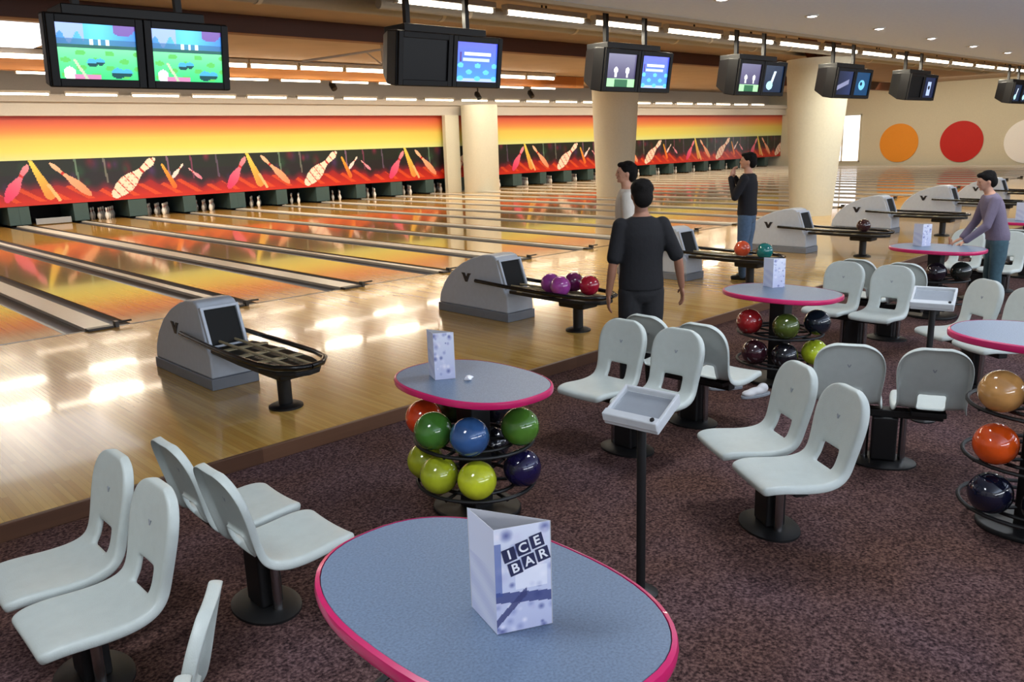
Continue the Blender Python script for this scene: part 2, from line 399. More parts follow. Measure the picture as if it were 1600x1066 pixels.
# ------------------------------------------------------------------ lane dividers
def divider(i):
    wide = (i % 2 == 0); h = 0.145 if wide else 0.06
    x = i * L
    t = thing('lane_divider', ('wide' if wide else 'narrow') + ' white-topped lane divider with grey gutters, %s from the left' % ORD[i + 1],
              'lane divider', (x, 0, 0), 0, 'dividers between the lanes')
    bm = bmesh.new(); box(bm, -h, h, 0.02, 17.95, -0.10, 0.028); obj('capping', bm, M['cap'], t, bevel=0.006)
    bm = bmesh.new(); box(bm, -h, h, -0.10, 0.02, 0.0, 0.030); obj('end_cap', bm, M['capend'], t, bevel=0.006)
    for s in (-1, 1):
        bm = bmesh.new(); c = s * (h + 0.1175); n = 10
        vs = []
        for k in range(n + 1):
            a = PI * k / n; vs.append((c - 0.1125 * math.cos(a), -0.01 - 0.085 * math.sin(a)))
        A = [bm.verts.new((u, 0.0, v)) for u, v in vs]; B = [bm.verts.new((u, 19.3, v)) for u, v in vs]
        for k in range(n): bm.faces.new((A[k], A[k + 1], B[k + 1], B[k]))
        # end plate where the ball leaves the approach
        bm.faces.new(A[::-1])
        obj('gutter', bm, M['gutter'], t, smooth=True)
    # foul detector post beside the divider end
    bm = bmesh.new(); box(bm, h + 0.02, h + 0.06, -0.09, 0.0, 0, 0.07); tube(bm, (h + 0.06, -0.045, 0.055), (h + 0.22, -0.045, 0.055), 0.012, n=8)
    obj('foul_detector', bm, M['capend'], t)
for i in range(-1, 28): divider(i)

# ------------------------------------------------------------------ pins
PINP = [(0.0285, 0), (0.030, 0.01), (0.045, 0.045), (0.057, 0.09), (0.0605, 0.115), (0.057, 0.15), (0.046, 0.19), (0.032, 0.222), (0.0245, 0.25),
        (0.0235, 0.27), (0.026, 0.295), (0.031, 0.325), (0.0323, 0.345), (0.030, 0.362), (0.021, 0.376), (0, 0.381)]
def make_pin():
    bm = bmesh.new(); lathe(bm, PINP, n=16); o = obj('bowling_pin', bm, M['pin'], smooth=True, angle=180)
    bm = bmesh.new(); lathe(bm, [(0.0252, 0.249), (0.0262, 0.252), (0.0258, 0.258), (0.0240, 0.258)], n=16); lathe(bm, [(0.0244, 0.272), (0.0254, 0.275), (0.0262, 0.281), (0.0240, 0.281)], n=16)
    obj('stripe', bm, M['pinred'], o, smooth=True)
    return tag(o, 'x', 'bowling pin')
pin0 = make_pin(); used = False
for l in range(0, 27):
    if l == 2: continue
    cx = l * L + (0.38 if l % 2 == 0 else 0.295) + 0.53
    lab = 'white bowling pin standing at the end of the %s lane from the left' % ORD[l + 1]
    grp = 'pins on the %s lane' % ORD[l + 1]
    for row in range(4):
        for k in range(row + 1):
            loc = (cx + (k - row / 2) * 0.305, 18.30 + row * 0.264, 0)
            if not used: pin0.location = loc; pin0['label'] = lab; pin0['group'] = grp; used = True
            else: dup(pin0, loc, 0, lab, grp)
# lowered sweep bar on the lane without pins
t = thing('sweep_bar', 'lowered pale sweep bar in front of the empty pin deck at the left', 'sweep bar', (2 * L + 0.91, 18.0, 0))
bm = bmesh.new(); box(bm, -0.5, 0.5, -0.02, 0.02, 0.02, 0.20); obj('board', bm, M['consolepad'], t, bevel=0.01)
for s in (-1, 1):
    bm = bmesh.new(); box(bm, s * 0.48 - 0.02, s * 0.48 + 0.02, 0.0, 0.5, 0.16, 0.22); obj('arm', bm, M['black'], t)

# ------------------------------------------------------------------ masking units with the printed pins
def seg_dist(px, py, ax, ay, bx, by):
    dx, dy = bx - ax, by - ay; q = dx * dx + dy * dy
    t = max(0, min(1, ((px - ax) * dx + (py - ay) * dy) / q)); return math.hypot(px - ax - t * dx, py - ay - t * dy), t
def pin_shape(x, y, bx, by, tx, ty, s):
    """signed test for a printed pin lying from base (bx,by) to top (tx,ty); s = half width"""
    d, q = seg_dist(x, y, bx, by, tx, ty)
    prof = [(0, .55), (.12, .85), (.3, 1.0), (.45, .8), (.6, .42), (.7, .34), (.82, .46), (.93, .5), (1, .25)]
    w = 0
    for (a, wa), (b, wb) in zip(prof, prof[1:]):
        if a <= q <= b: w = wa + (wb - wa) * (q - a) / (b - a); break
    return d < w * s, q
rnd = random.Random(3)
BL = [(rnd.uniform(0, 6.94), rnd.uniform(0.3, 1.3), rnd.uniform(0.05, 0.22), rnd.choice([(70, 40, 90), (120, 30, 60), (30, 60, 40), (90, 20, 30), (60, 30, 70)])) for _ in range(34)]
def mask_art(u, v):
    x = u * 6.94; y = v * 1.34
    # background: black-green at the top, flaming red at the bottom with a ragged edge
    edge = 0.42 + 0.10 * math.sin(x * 1.8) + 0.07 * math.sin(x * 5.1 + 1) + 0.04 * math.sin(x * 13)
    c = (26, 22, 26)
    if y > 0.9: c = (22, 30, 22)
    for bx, by, br, bc in BL:
        d = math.hypot(x - bx, (y - by) * 0.7)
        if d < br: c = mixc(bc, c, d / br)
    if y < edge + 0.25: c = mixc((120, 20, 40), c, (y - edge) / 0.25)
    if y < edge:
        c = mixc((214, 44, 20), (150, 24, 30), y / edge)
        if math.sin(x * 9 + y * 14) > 0.55: c = mixc(c, (238, 100, 40), 0.6)
    if y < 0.10: c = (196, 40, 22)
    # thin vertical streaks
    for sx, col in ((1.75, (120, 150, 130)), (2.6, (130, 130, 120)), (4.6, (150, 110, 150)), (5.4, (140, 60, 100)), (6.3, (110, 90, 120))):
        if abs(x - sx - 0.06 * (1.3 - y)) < 0.03 and y > 0.55: c = mixc(c, col, 0.75)
    P = []   # base x,y ; top x,y ; half width ; colour
    P.append((-0.35 + 0.1, 0.22, 0.42, 1.18, 0.17, (226, 60, 110)))      # pink pin, leaning right
    P.append((6.94 - 0.35 + 0.1, 0.22, 7.36, 1.18, 0.17, (226, 60, 110)))
    P.append((2.05, 0.25, 1.05, 1.22, 0.13, (236, 150, 110)))            # salmon pin leaning left
    P.append((4.72, 0.62, 5.12, 1.05, 0.07, (240, 220, 225)))
    P.append((5.7, 0.55, 5.3, 0.9, 0.06, (232, 130, 160)))
    for bx, by, tx, ty, s, col in P:
        ins, q = pin_shape(x, y, bx, by, tx, ty, s)
        if ins: c = mixc(col, (250, 235, 210), q * 0.5); 
        if ins and 0.66 < q < 0.72: c = (200, 40, 40)
    # yellow fans
    for fx in (0.62,):
        d, q = seg_dist(x, y, fx - 0.12, 1.34, fx + 0.30, 0.30)
        if d < 0.05 + 0.11 * q: c = mixc((236, 220, 90), (226, 150, 70), q)
        d, q = seg_dist(x, y, fx - 0.12, 1.34, fx + 0.55, 0.12)
        if d < 0.05 and q > 0.6: c = (236, 190, 130)
    d, q = seg_dist(x, y, 4.42, 1.05, 4.75, 0.35)
    if d < 0.04 + 0.05 * q: c = mixc((230, 170, 60), (240, 110, 40), q)
    # the big cream pin
    ins, q = pin_shape(x, y, 2.85, 0.20, 4.15, 1.24, 0.26)
    if ins:
        c = (250, 226, 206)
        if math.sin(q * 40) > 0.93 or 0.66 < q < 0.70: c = (196, 60, 50)
        if 0.14 < q < 0.5 and math.sin(x * 31) * math.sin(y * 29) > 0.55: c = (236, 170, 150)
    return c
def band(u, v):
    stops = [(0, (212, 220, 150)), (0.22, (222, 212, 104)), (0.46, (222, 194, 90)), (0.62, (220, 146, 72)), (0.80, (210, 102, 62)), (0.95, (194, 70, 54)), (1, (188, 64, 50))]
    for (a, ca), (b, cb) in zip(stops, stops[1:]):
        if a <= v <= b: return mixc(ca, cb, (v - a) / (b - a))
    return stops[-1][1]
ZB, ZM, ZT = 0.60, 1.94, 3.22
def mask_unit(n):
    x0 = (n - 0.5) * 6.94
    t = thing('masking_unit', 'printed masking board of flying pins under a yellow-orange band, %s from the left' % ORD[n], 'masking unit', (x0, 18.0, 0), 0, 'masking boards above the pins')
    a = 0.0; b = 6.94
    if x0 < XL: a = XL - x0
    if x0 + b > XW: b = XW - x0 - 0.02
    return t, x0, a, b
base_t = None
for n in range(0, 8):
    t, x0, a, b = mask_unit(n)
    if n in (0, 7):
        fa, fb = a / 6.94, b / 6.94
        paint_grid('graphic_panel', (a, 0, ZB), (b - a, 0, 0), (0, 0, ZM - ZB), int((b - a) / 0.03), 44, lambda u, v: mask_art(fa + u * (fb - fa), v), M['mask'], t, 0.04)
        paint_grid('gradient_panel', (a, -0.03, ZM), (b - a, 0, 0), (0, 0, ZT - ZM), 3, 40, band, M['mask'], t, 0.06)
    elif base_t is None:
        base_t = t
        paint_grid('graphic_panel', (0, 0, ZB), (6.94, 0, 0), (0, 0, ZM - ZB), 260, 50, mask_art, M['mask'], t, 0.04)
        paint_grid('gradient_panel', (0, -0.03, ZM), (6.94, 0, 0), (0, 0, ZT - ZM), 3, 40, band, M['mask'], t, 0.06)
    else:
        for ch in base_t.children:
            if ch.name.startswith(('graphic', 'gradient')): c = ch.copy(); COL.objects.link(c); c.parent = t
    # kickback plates below the print
    for k in range(5):
        xx = L * k; gx = x0 + xx
        if gx < XL + 0.3 or gx > XW - 0.35: continue
        gi = round(gx / L); h = 0.29 if gi % 2 == 0 else 0.22
        bm = bmesh.new(); box(bm, xx - (0 if k == 0 else h), xx + (0 if k == 4 else h), 0.02, 1.4, 0.045, ZB - 0.01); obj('kickback', bm, M['kick'], t, bevel=0.006)

# ------------------------------------------------------------------ ball returns
def make_return():
    t = thing('ball_return', 'x', 'ball return')
    prof = [(-2.36, 0.10), (-2.38, 0.22), (-2.46, 0.36), (-2.60, 0.50), (-2.78, 0.61), (-2.98, 0.69), (-3.16, 0.735), (-3.30, 0.745), (-3.37, 0.73), (-3.41, 0.69),
            (-3.53, 0.36), (-3.59, 0.30), (-3.60, 0.10)]
    # shell, narrowing a little to the top
    bm = bmesh.new(); rows = []
    for s in (-1, 1): rows.append([bm.verts.new((s * (0.21 - 0.035 * (z / 0.745)), y, z)) for y, z in prof])
    n = len(prof)
    bm.faces.new(rows[0][::-1]); bm.faces.new(rows[1])
    for i in range(n): bm.faces.new((rows[0][i], rows[0][(i + 1) % n], rows[1][(i + 1) % n], rows[1][i]))
    o = obj('hood', bm, M['hood'], t, bevel=0.018)
    bm = bmesh.new(); box(bm, -0.215, 0.215, -3.61, -2.35, 0.0, 0.10); obj('base', bm, M['hoodbase'], t, bevel=0.008)
    # dark ball opening on the sloping front
    a = math.atan2(0.12, 0.33)
    T = Matrix.Translation((0, -3.472, 0.525)) @ Matrix.Rotation(-a, 4, 'X')
    bm = bmesh.new(); box(bm, -0.145, 0.145, -0.012, 0.02, -0.165, 0.155, T, bevel=0.01); obj('opening', bm, M['pit'], o)
    # hooded rim around the opening
    bm = bmesh.new()
    for s in (-1, 1): box(bm, s * 0.160 - 0.014, s * 0.160 + 0.014, -0.03, 0.02, -0.17, 0.16, T)
    box(bm, -0.174, 0.174, -0.03, 0.02, 0.150, 0.178, T)
    obj('opening_rim', bm, M['hood'], o, bevel=0.006)
    # winged V emblem on both sides
    for s in (-1, 1):
        bm = bmesh.new()
        pts = [(-0.085, 0.045), (-0.03, 0.045), (0.0, -0.005), (0.03, 0.045), (0.085, 0.045), (0.06, 0.02), (0.02, -0.06), (-0.02, -0.06), (-0.06, 0.02)]
        x = 0.192
        prism(bm, [(p - 2.88, q + 0.46) for p, q in pts], s * (x - 0.012) , s * (x + 0.004), axis='X'); obj('emblem', bm, M['emblem'], o)
    # ball rack: side rails from the hood running into an oval tray
    for s in (-1, 1):
        bm = bmesh.new()
        pts = [(s * 0.225, -3.08, 0.435), (s * 0.235, -3.3, 0.43), (s * 0.25, -3.7, 0.42), (s * 0.26, -4.2, 0.415), (s * 0.255, -4.55, 0.415), (s * 0.21, -4.78, 0.415), (s * 0.11, -4.91, 0.415), (0, -4.94, 0.415)]
        path_tube(bm, pts, 0.022); obj('rail', bm, M['blackgloss'], t, smooth=True)
    bm = bmesh.new()
    out = [(-0.2, -3.62), (-0.235, -4.2), (-0.235, -4.55), (-0.19, -4.75), (-0.1, -4.88), (0, -4.91), (0.1, -4.88), (0.19, -4.75), (0.235, -4.55), (0.235, -4.2), (0.2, -3.62)]
    prism(bm, out, 0.335, 0.375); tr = obj('tray', bm, M['black'], t, bevel=0.01)
    bm = bmesh.new()
    for x in (-0.07, 0.07): tube(bm, (x, -3.45, 0.40), (x, -4.84, 0.395), 0.012, n=8)
    for y in (-3.8, -4.1, -4.4): box(bm, -0.22, 0.22, y - 0.035, y + 0.035, 0.372, 0.382)
    obj('ball_track', bm, M['track'], tr, smooth=True)
    bm = bmesh.new(); box(bm, -0.12, 0.12, -4.66, -4.30, 0.26, 0.335); obj('bracket', bm, M['black'], t, bevel=0.02)
    bm = bmesh.new(); lathe(bm, [(0.055, 0.03), (0.055, 0.27)], n=20, c=(0, -4.48, 0)); obj('post', bm, M['black'], t, smooth=True)
    bm = bmesh.new(); lathe(bm, [(0.135, 0), (0.135, 0.015), (0.10, 0.03), (0.05, 0.035)], n=28, c=(0, -4.48, 0)); obj('foot', bm, M['black'], t, smooth=True)
    return t
RW = ['empty rack, nearest the left edge', 'three purple balls and a red one on its rack', 'orange and teal balls, behind the person in black',
      'beside the wide leaning column', 'second to the right of the wide leaning column', 'third to the right of the wide leaning column', 'behind the person in the mauve sweater']
r0 = make_return()
for j in range(7):
    lab = 'grey ball return, ' + RW[j]
    if j == 0: r0['label'] = lab; r0['group'] = 'ball returns on the approach'
    else: dup(r0, (2 * L * j, 0, 0), 0, lab, 'ball returns on the approach')

# ------------------------------------------------------------------ bowling balls
BALLM = {}
def ball_mat(rgb):
    if rgb not in BALLM: BALLM[rgb] = mat('ball_%d_%d_%d' % rgb, rgb, 0.12, noise=0.25, nscale=9, coat=0.6)
    return BALLM[rgb]
ball_mesh = None; hole_mesh = None
def ball(x, y, z, rgb, label, group=None, hole=(0.3, -0.5, 0.8)):
    global ball_mesh, hole_mesh
    if ball_mesh is None:
        bm = bmesh.new(); ell(bm, (0, 0, 0), (0.108,) * 3, seg=32, rings=20)
        o = obj('bowling_ball', bm, ball_mat(rgb), smooth=True, angle=180); ball_mesh = o.data
        bm = bmesh.new()
        for a, b in ((-0.016, 0), (0.016, 0), (0.0, -0.045)): lathe(bm, [(0.0, 0.0), (0.0115, 0.0)], n=12, c=(a, b, math.sqrt(0.108 ** 2 - a * a - b * b) + 0.0006)) if False else tube(bm, (a, b, 0.095), (a, b, math.sqrt(0.108 ** 2 - a * a - b * b) + 0.0004), 0.0095, n=12)
        h = obj('finger_holes', bm, M['blackgloss'], o); hole_mesh = h.data
    else:
        o = bpy.data.objects.new('bowling_ball', ball_mesh); COL.objects.link(o)
        h = bpy.data.objects.new('finger_holes', hole_mesh); COL.objects.link(h); h.parent = o
    o.location = (x, y, z)
    o.material_slots[0].link = 'OBJECT'; o.material_slots[0].material = ball_mat(rgb)
    q = Vector(hole).normalized().to_track_quat('Z', 'Y'); o.rotation_euler = q.to_euler()
    return tag(o, label, 'bowling ball', group)
RZ = 0.375 + 0.108 + 0.012
g = 'balls on the second ball return'
ball(3.38, -4.17, RZ, (150, 60, 150), 'purple bowling ball at the hood side of the second ball return rack', g)
ball(3.30, -4.39, RZ, (168, 70, 160), 'purple bowling ball in the front middle of the second ball return rack', g)
ball(3.58, -4.32, RZ, (110, 30, 90), 'dark purple bowling ball at the back of the second ball return rack', g)
ball(3.52, -4.60, RZ, (168, 24, 50), 'crimson bowling ball at the outer end of the second ball return rack', g)
g = 'balls on the third ball return'
ball(6.94, -4.35, RZ, (214, 84, 50), 'orange-red bowling ball on the third ball return rack', g)
ball(6.88, -4.72, RZ, (26, 118, 116), 'teal bowling ball at the end of the third ball return rack', g)
g = 'balls on the fifth ball return'
ball(10.46, -4.45, RZ, (60, 30, 34), 'dark maroon bowling ball on the fourth ball return rack')

# ------------------------------------------------------------------ double seats
def shell_mesh():
    prof = [(.272, .418), (.245, .430), (.19, .434), (.12, .428), (.05, .420), (-.01, .418), (-.06, .421), (-.105, .432), (-.138, .452), (-.158, .482),
            (-.170, .52), (-.180, .56), (-.190, .602), (-.201, .65), (-.213, .70), (-.225, .75), (-.236, .795), (-.245, .83), (-.251, .855), (-.2545, .869)]
    wid = [.176, .194, .203, .207, .208, .206, .203, .197, .190, .186, .185, .188, .193, .198, .201, .197, .182, .156, .118, .070]
    bm = bmesh.new(); nu = 14; G = []; nrm = {}
    for j, ((x, z), w) in enumerate(zip(prof, wid)):
        p0 = prof[max(j - 1, 0)]; p1 = prof[min(j + 1, len(prof) - 1)]
        tx, tz = p1[0] - p0[0], p1[1] - p0[1]; l = math.hypot(tx, tz); nv = Vector((tz / l, 0, -tx / l))
        row = []
        for i in range(nu + 1):
            u = -1 + 2 * i / nu; lat = u * w
            e = (abs(lat) / .2) ** 2
            v = bm.verts.new(Vector((x, lat, z)) + nv * e * 0.012); nrm[v] = nv; row.append(v)
        G.append(row)
    for j in range(len(prof) - 1):
        for i in range(nu):
            if j in (8, 9, 10) and 4 <= i <= 9: continue          # lumbar opening
            bm.faces.new((G[j][i], G[j][i + 1], G[j + 1][i + 1], G[j + 1][i]))
    be = [e for e in bm.edges if len(e.link_faces) == 1]
    cen = Vector((-.19, 0, .545))
    r = bmesh.ops.extrude_edge_only(bm, edges=be)
    nv_ = [g for g in r['geom'] if isinstance(g, bmesh.types.BMVert)]
    src = list(nrm.items())
    for v in nv_:
        k, n = min(src, key=lambda q: (q[0].co - v.co).length_squared)
        hole = abs(v.co.y) < .12 and .44 < v.co.z < .61 and v.co.x < -.1
        v.co -= n * (0.020 if hole else 0.038)
        if hole: v.co = v.co
        else: v.co.y *= 1.02
    bmesh.ops.recalc_face_normals(bm, faces=bm.faces)
    me = bpy.data.meshes.new('tmp'); bm.to_mesh(me); bm.free()
    o = bpy.data.objects.new('tmp', me); COL.objects.link(o)
    m = o.modifiers.new('s', 'SOLIDIFY'); m.thickness = 0.010; m.offset = 0.0; m.use_rim = True
    m = o.modifiers.new('u', 'SUBSURF'); m.levels = 2; m.render_levels = 2
    dg = bpy.context.evaluated_depsgraph_get(); dg.update()
    out = bpy.data.meshes.new_from_object(o.evaluated_get(dg)); out.name = 'seat_shell'
    bpy.data.objects.remove(o)
    for p in out.polygons: p.use_smooth = True
    out.materials.clear(); out.materials.append(M['shell'])
    return out
SHELL = shell_mesh()
def make_seats():
    t = thing('double_seat', 'x', 'seat'); t.scale = (1, 1, 0.965)
    for s in (-1, 1):
        o = bpy.data.objects.new('seat_shell', SHELL); COL.objects.link(o); o.parent = t; o.location = (0, s * 0.235, 0)
        for fx in (-0.2095, -0.2205):
            bm = bmesh.new(); T = Matrix.Translation((fx, 0, 0.715)) @ Matrix.Rotation(D(-13), 4, 'Y')
            prism(bm, [(-.013, .010), (-.006, .010), (0, -.002), (.006, .010), (.013, .010), (.004, -.012), (-.004, -.012)], -0.0012, 0.0012, T, axis='X'); obj('emblem', bm, M['consolepad'], o)
        bm = bmesh.new(); box(bm, -0.11, 0.17, s * 0.235 - 0.10, s * 0.235 + 0.10, 0.375, 0.408); obj('seat_bracket', bm, M['black'], t, bevel=0.006)
    bm = bmesh.new(); box(bm, -0.02, 0.06, -0.33, 0.33, 0.325, 0.378); obj('crossbar', bm, M['black'], t, bevel=0.008)
    bm = bmesh.new(); box(bm, -0.04, 0.07, -0.075, 0.075, 0.03, 0.33); obj('pedestal', bm, M['black'], t, bevel=0.012)
    for s in (-1, 1):
        bm = bmesh.new(); lathe(bm, [(0.022, 0.02), (0.022, 0.33)], n=14, c=(0.02, s * 0.11, 0)); obj('support_rod', bm, M['chrome'], t, smooth=True)
    bm = bmesh.new(); lathe(bm, [(0.15, 0), (0.15, 0.012), (0.12, 0.028), (0, 0.032)], n=28, c=(0.015, 0, 0), sy=1.35); obj('foot_plate', bm, M['black'], t, smooth=True)
    return t
s0 = make_seats(); seats_done = [False]
def seats(x, y, rz, label, group):
    if not seats_done[0]:
        seats_done[0] = True; s0.location = (x, y, FZ); s0.rotation_euler = (0, 0, rz); s0['label'] = label; s0['group'] = group; return s0
    return dup(s0, (x, y, FZ), rz, label, group)
G1 = 'double seats in back-to-back rows'; G2 = 'angled double seats of the front row'
W = ['at the lower left corner, facing left', 'left of the blue-balled table, facing right, seen from behind', 'behind the white console, facing left',
     'facing right, back to back with the pair behind the white console', 'beyond the second console, facing left', 'behind the facing-left pair beyond the second console',
     'behind the person in the mauve sweater', 'at the right edge beyond the mauve sweater, facing right']
for k in range(4):
    seats(-2.19 + 2 * L * k, -6.91, PI, 'pale grey double seat ' + W[2 * k], G1)
    seats(-1.46 + 2 * L * k, -6.92, 0, 'pale grey double seat ' + W[2 * k + 1], G1)
a = math.atan2(.55, -.83)
seats(-2.50, -8.16, a, 'pale grey double seat at the bottom edge, seen edge-on beside the pink-edged table', G2)
seats(0.88, -8.22, a, 'pale grey plastic double seat in the centre right, turned left toward the lanes', G2)
seats(4.30, -8.12, a, 'pale grey plastic double seat at the right edge, behind the blue table', G2)
a2 = math.atan2(.42, .91)
seats(2.16, -8.28, a2, 'grey double seat with shaded backs toward us, behind the centre right seats', G2)

# ------------------------------------------------------------------ tables over ball racks
def selp(a, b, n=2.4, k=56):
    out = []
    for i in range(k):
        t = 2 * PI * i / k; c, s = math.cos(t), math.sin(t)
        out.append((a * math.copysign(abs(c) ** (2 / n), c), b * math.copysign(abs(s) ** (2 / n), s)))
    return out
def make_table(zt, a, b, tiers, name='ball_rack_table'):
    """zt: top height above the carpet"""
    t = thing(name, 'x', 'table')
    bm = bmesh.new(); prism(bm, selp(a, b), zt - 0.034, zt); tp = obj('tabletop', bm, M['tabletop'], t, bevel=0.002)
    bm = bmesh.new(); o = selp(a + 0.002, b + 0.002)
    n = len(o); rings = []
    for da, z in ((0, zt + 0.001), (0.011, zt - 0.004), (0.014, zt - 0.018), (0.011, zt - 0.034), (0, zt - 0.040)):
        pts = selp(a + 0.002 + da, b + 0.002 + da); rings.append([bm.verts.new((p[0], p[1], z)) for p in pts])
    for A, B in zip(rings, rings[1:] + rings[:1]):
        for i in range(n): bm.faces.new((A[i], A[(i + 1) % n], B[(i + 1) % n], B[i]))
    obj('edge_band', bm, M['tableedge'], tp, smooth=True)
    bm = bmesh.new(); box(bm, -0.07, 0.07, -0.07, 0.07, 0.02, zt - 0.04); obj('column', bm, M['black'], t, bevel=0.01)
    bm = bmesh.new(); prism(bm, selp(0.23, 0.26), 0.0, 0.03); obj('foot', bm, M['black'], t, bevel=0.01)
    for z in tiers:
        bm = bmesh.new()
        for da in (-0.052, 0.052):
            pts = [(p[0], p[1], z) for p in selp(0.275 + da, 0.305 + da, 2.0, 32)]; path_tube(bm, pts, 0.011, 8, closed=True)
        for k in range(6):
            c, s = math.cos(k * PI / 3 + .3), math.sin(k * PI / 3 + .3); tube(bm, (0.05 * c, 0.05 * s, z - 0.01), (0.325 * c, 0.355 * s, z - 0.01), 0.010, n=8)
        obj('ring_shelf', bm, M['black'], t, smooth=True)
    return t
BR = 0.108
def shelf_z(zc): return zc - 0.107          # ring height that carries a ball whose centre is zc
TL = [0.55, 0.30]                            # ball centre heights above the carpet (low rack)
low0 = make_table(0.79, 0.34, 0.49, [shelf_z(z) for z in TL])
TX = -0.07; TY = -6.86
TW = ['with green, blue and lime balls beneath, nearest low one', 'with a red ball beneath, beside the seats right of centre', 'beside the person in the mauve sweater',
      'at the right edge behind the person in the mauve sweater']
for k in range(4):
    lab = 'blue-topped pink-edged table ' + TW[k]
    if k == 0: low0.location = (TX, TY, FZ); low0['label'] = lab; low0['group'] = 'low tables over ball racks'
    else: dup(low0, (TX + 2 * L * k, TY, FZ), 0, lab, 'low tables over ball racks')
TT = [0.79, 0.51, 0.24]
hi0 = make_table(1.05, 0.30, 0.47, [shelf_z(z) for z in TT])
hi0.location = (-1.83, -8.95, FZ); hi0['label'] = 'large pink-edged grey-blue table in the foreground carrying the folded card'; hi0['group'] = 'high tables over ball racks'
dup(hi0, (1.77, -9.23, FZ), 0, 'blue-topped pink-edged table cut by the right edge over brown and orange balls', 'high tables over ball racks')

HOLES = [(1, .4, .4), (.2, 1, .6), (.4, -.6, -.9), (-.3, .4, -1), (.8, .8, .9), (-.9, .2, .75), (.3, 1, -.4)]
def rb(cx, cy, zc, ang, rgb, label, group, rx=0.275, ry=0.305):
    ball(cx + rx * math.cos(ang), cy + ry * math.sin(ang), FZ + zc, rgb, label, group, hole=HOLES[(len(bpy.data.objects) * 7) % len(HOLES)])
gU = 'balls on the upper ring of the near low table'; gL = 'balls on the lower ring of the near low table'
D = math.radians
rb(TX, TY, TL[0], D(128), (214, 66, 24), 'orange-red bowling ball at the left end of the upper ring, near low table', gU)
rb(TX, TY, TL[0], D(176), (66, 116, 44), 'dark green bowling ball left on the upper ring, near low table', gU)
rb(TX, TY, TL[0], D(222), (52, 88, 140), 'steel blue bowling ball on the upper ring, near low table', gU)
rb(TX, TY, TL[0], D(290), (84, 132, 46), 'grass green bowling ball at the right of the upper ring, near low table', gU)
rb(TX, TY, TL[0], D(70), (40, 60, 36), 'dark green bowling ball at the back of the upper ring, near low table', gU)
rb(TX, TY, TL[0], D(20), (26, 28, 40), 'black bowling ball at the far side of the upper ring, near low table', gU)
rb(TX, TY, TL[1], D(136), (158, 164, 36), 'olive-yellow bowling ball at the left end of the lower ring, near low table', gL)
rb(TX, TY, TL[1], D(182), (166, 176, 40), 'yellow-green bowling ball in the middle of the lower ring, near low table', gL)
rb(TX, TY, TL[1], D(228), (196, 204, 44), 'bright lime bowling ball at the front of the lower ring, near low table', gL)
rb(TX, TY, TL[1], D(293), (26, 20, 62), 'navy bowling ball at the right of the lower ring, near low table', gL)
rb(TX, TY, TL[1], D(25), (24, 24, 34), 'black bowling ball at the far side of the lower ring, near low table', gL)
g = 'balls under the second low table'; X2 = TX + 2 * L
rb(X2, TY, TL[0], D(150), (140, 28, 30), 'dark red bowling ball on the upper ring, second low table', g)
rb(X2, TY, TL[0], D(215), (70, 84, 30), 'olive bowling ball on the upper ring, second low table', g)
rb(X2, TY, TL[0], D(285), (24, 32, 44), 'blue-black bowling ball on the upper ring, second low table', g)
rb(X2, TY, TL[1], D(165), (50, 22, 30), 'maroon bowling ball on the lower ring, second low table', g)
rb(X2, TY, TL[1], D(215), (20, 20, 26), 'black bowling ball on the lower ring, second low table', g)
rb(X2, TY, TL[1], D(278), (190, 206, 46), 'bright lime bowling ball low down at the right, second low table', g)
g = 'balls under the third low table'; X3 = TX + 4 * L
rb(X3, TY, TL[0], D(200), (26, 20, 30), 'black bowling ball at the left under the third low table', g)
rb(X3, TY, TL[0], D(255), (30, 34, 30), 'dark green bowling ball at the front under the third low table', g)
rb(X3, TY, TL[1], D(215), (40, 24, 30), 'dark maroon bowling ball on the lower ring, third low table', g)
HX, HY = 1.77, -9.23
g = 'balls under the table at the right edge'
rb(HX, HY, TT[0], D(152), (200, 146, 84), 'tan-brown bowling ball topmost under the table at the right edge', g)
rb(HX, HY, TT[1], D(152), (222, 82, 22), 'orange bowling ball in the middle under the table at the right edge', g)
rb(HX, HY, TT[2], D(152), (18, 20, 40), 'navy-black bowling ball lowest under the table at the right edge', g)
rb(HX, HY, TT[0], D(202), (120, 84, 50), 'brown bowling ball cut by the right edge on the top ring', g)
rb(HX, HY, TT[1], D(202), (92, 120, 60), 'pale green bowling ball cut by the right edge on the middle ring', g)
rb(HX, HY, TT[2], D(202), (20, 22, 30), 'black bowling ball cut by the right edge on the lowest ring', g)

# ------------------------------------------------------------------ cards on the tables
def card_art(seed, big=False):
    r = random.Random(seed); pts = [(r.random(), r.random(), r.uniform(.04, .16), r.choice([(214, 214, 236), (150, 156, 200), (96, 104, 160), (190, 190, 220), (236, 232, 244)])) for _ in range(40)]
    def f(u, v):
        c = mixc((186, 190, 220), (222, 226, 242), v)
        for x, y, s, col in pts:
            d = math.hypot(u - x, (v - y) * 2); 
            if d < s: c = mixc(col, c, d / s)
        if big:
            if 0.30 < v + 0.06 * u < 0.40: c = mixc(c, (58, 66, 120), 0.85)
            if 0.06 < v - 0.5 * u < 0.14 and u < .55: c = mixc(c, (52, 56, 104), 0.8)
            if u < .12 and .36 < v < .86: c = mixc(c, (60, 80, 150), .6)
            if .40 < v < .60 and .35 < u < .92: c = mixc(c, (240, 240, 250), .7)
        return c
    return f
F3 = Vector((-1.92, -9.10)); L3 = Vector((-1.885, -8.975)); R3 = Vector((-1.805, -9.155))
zc0 = FZ + 1.05 + 0.0015
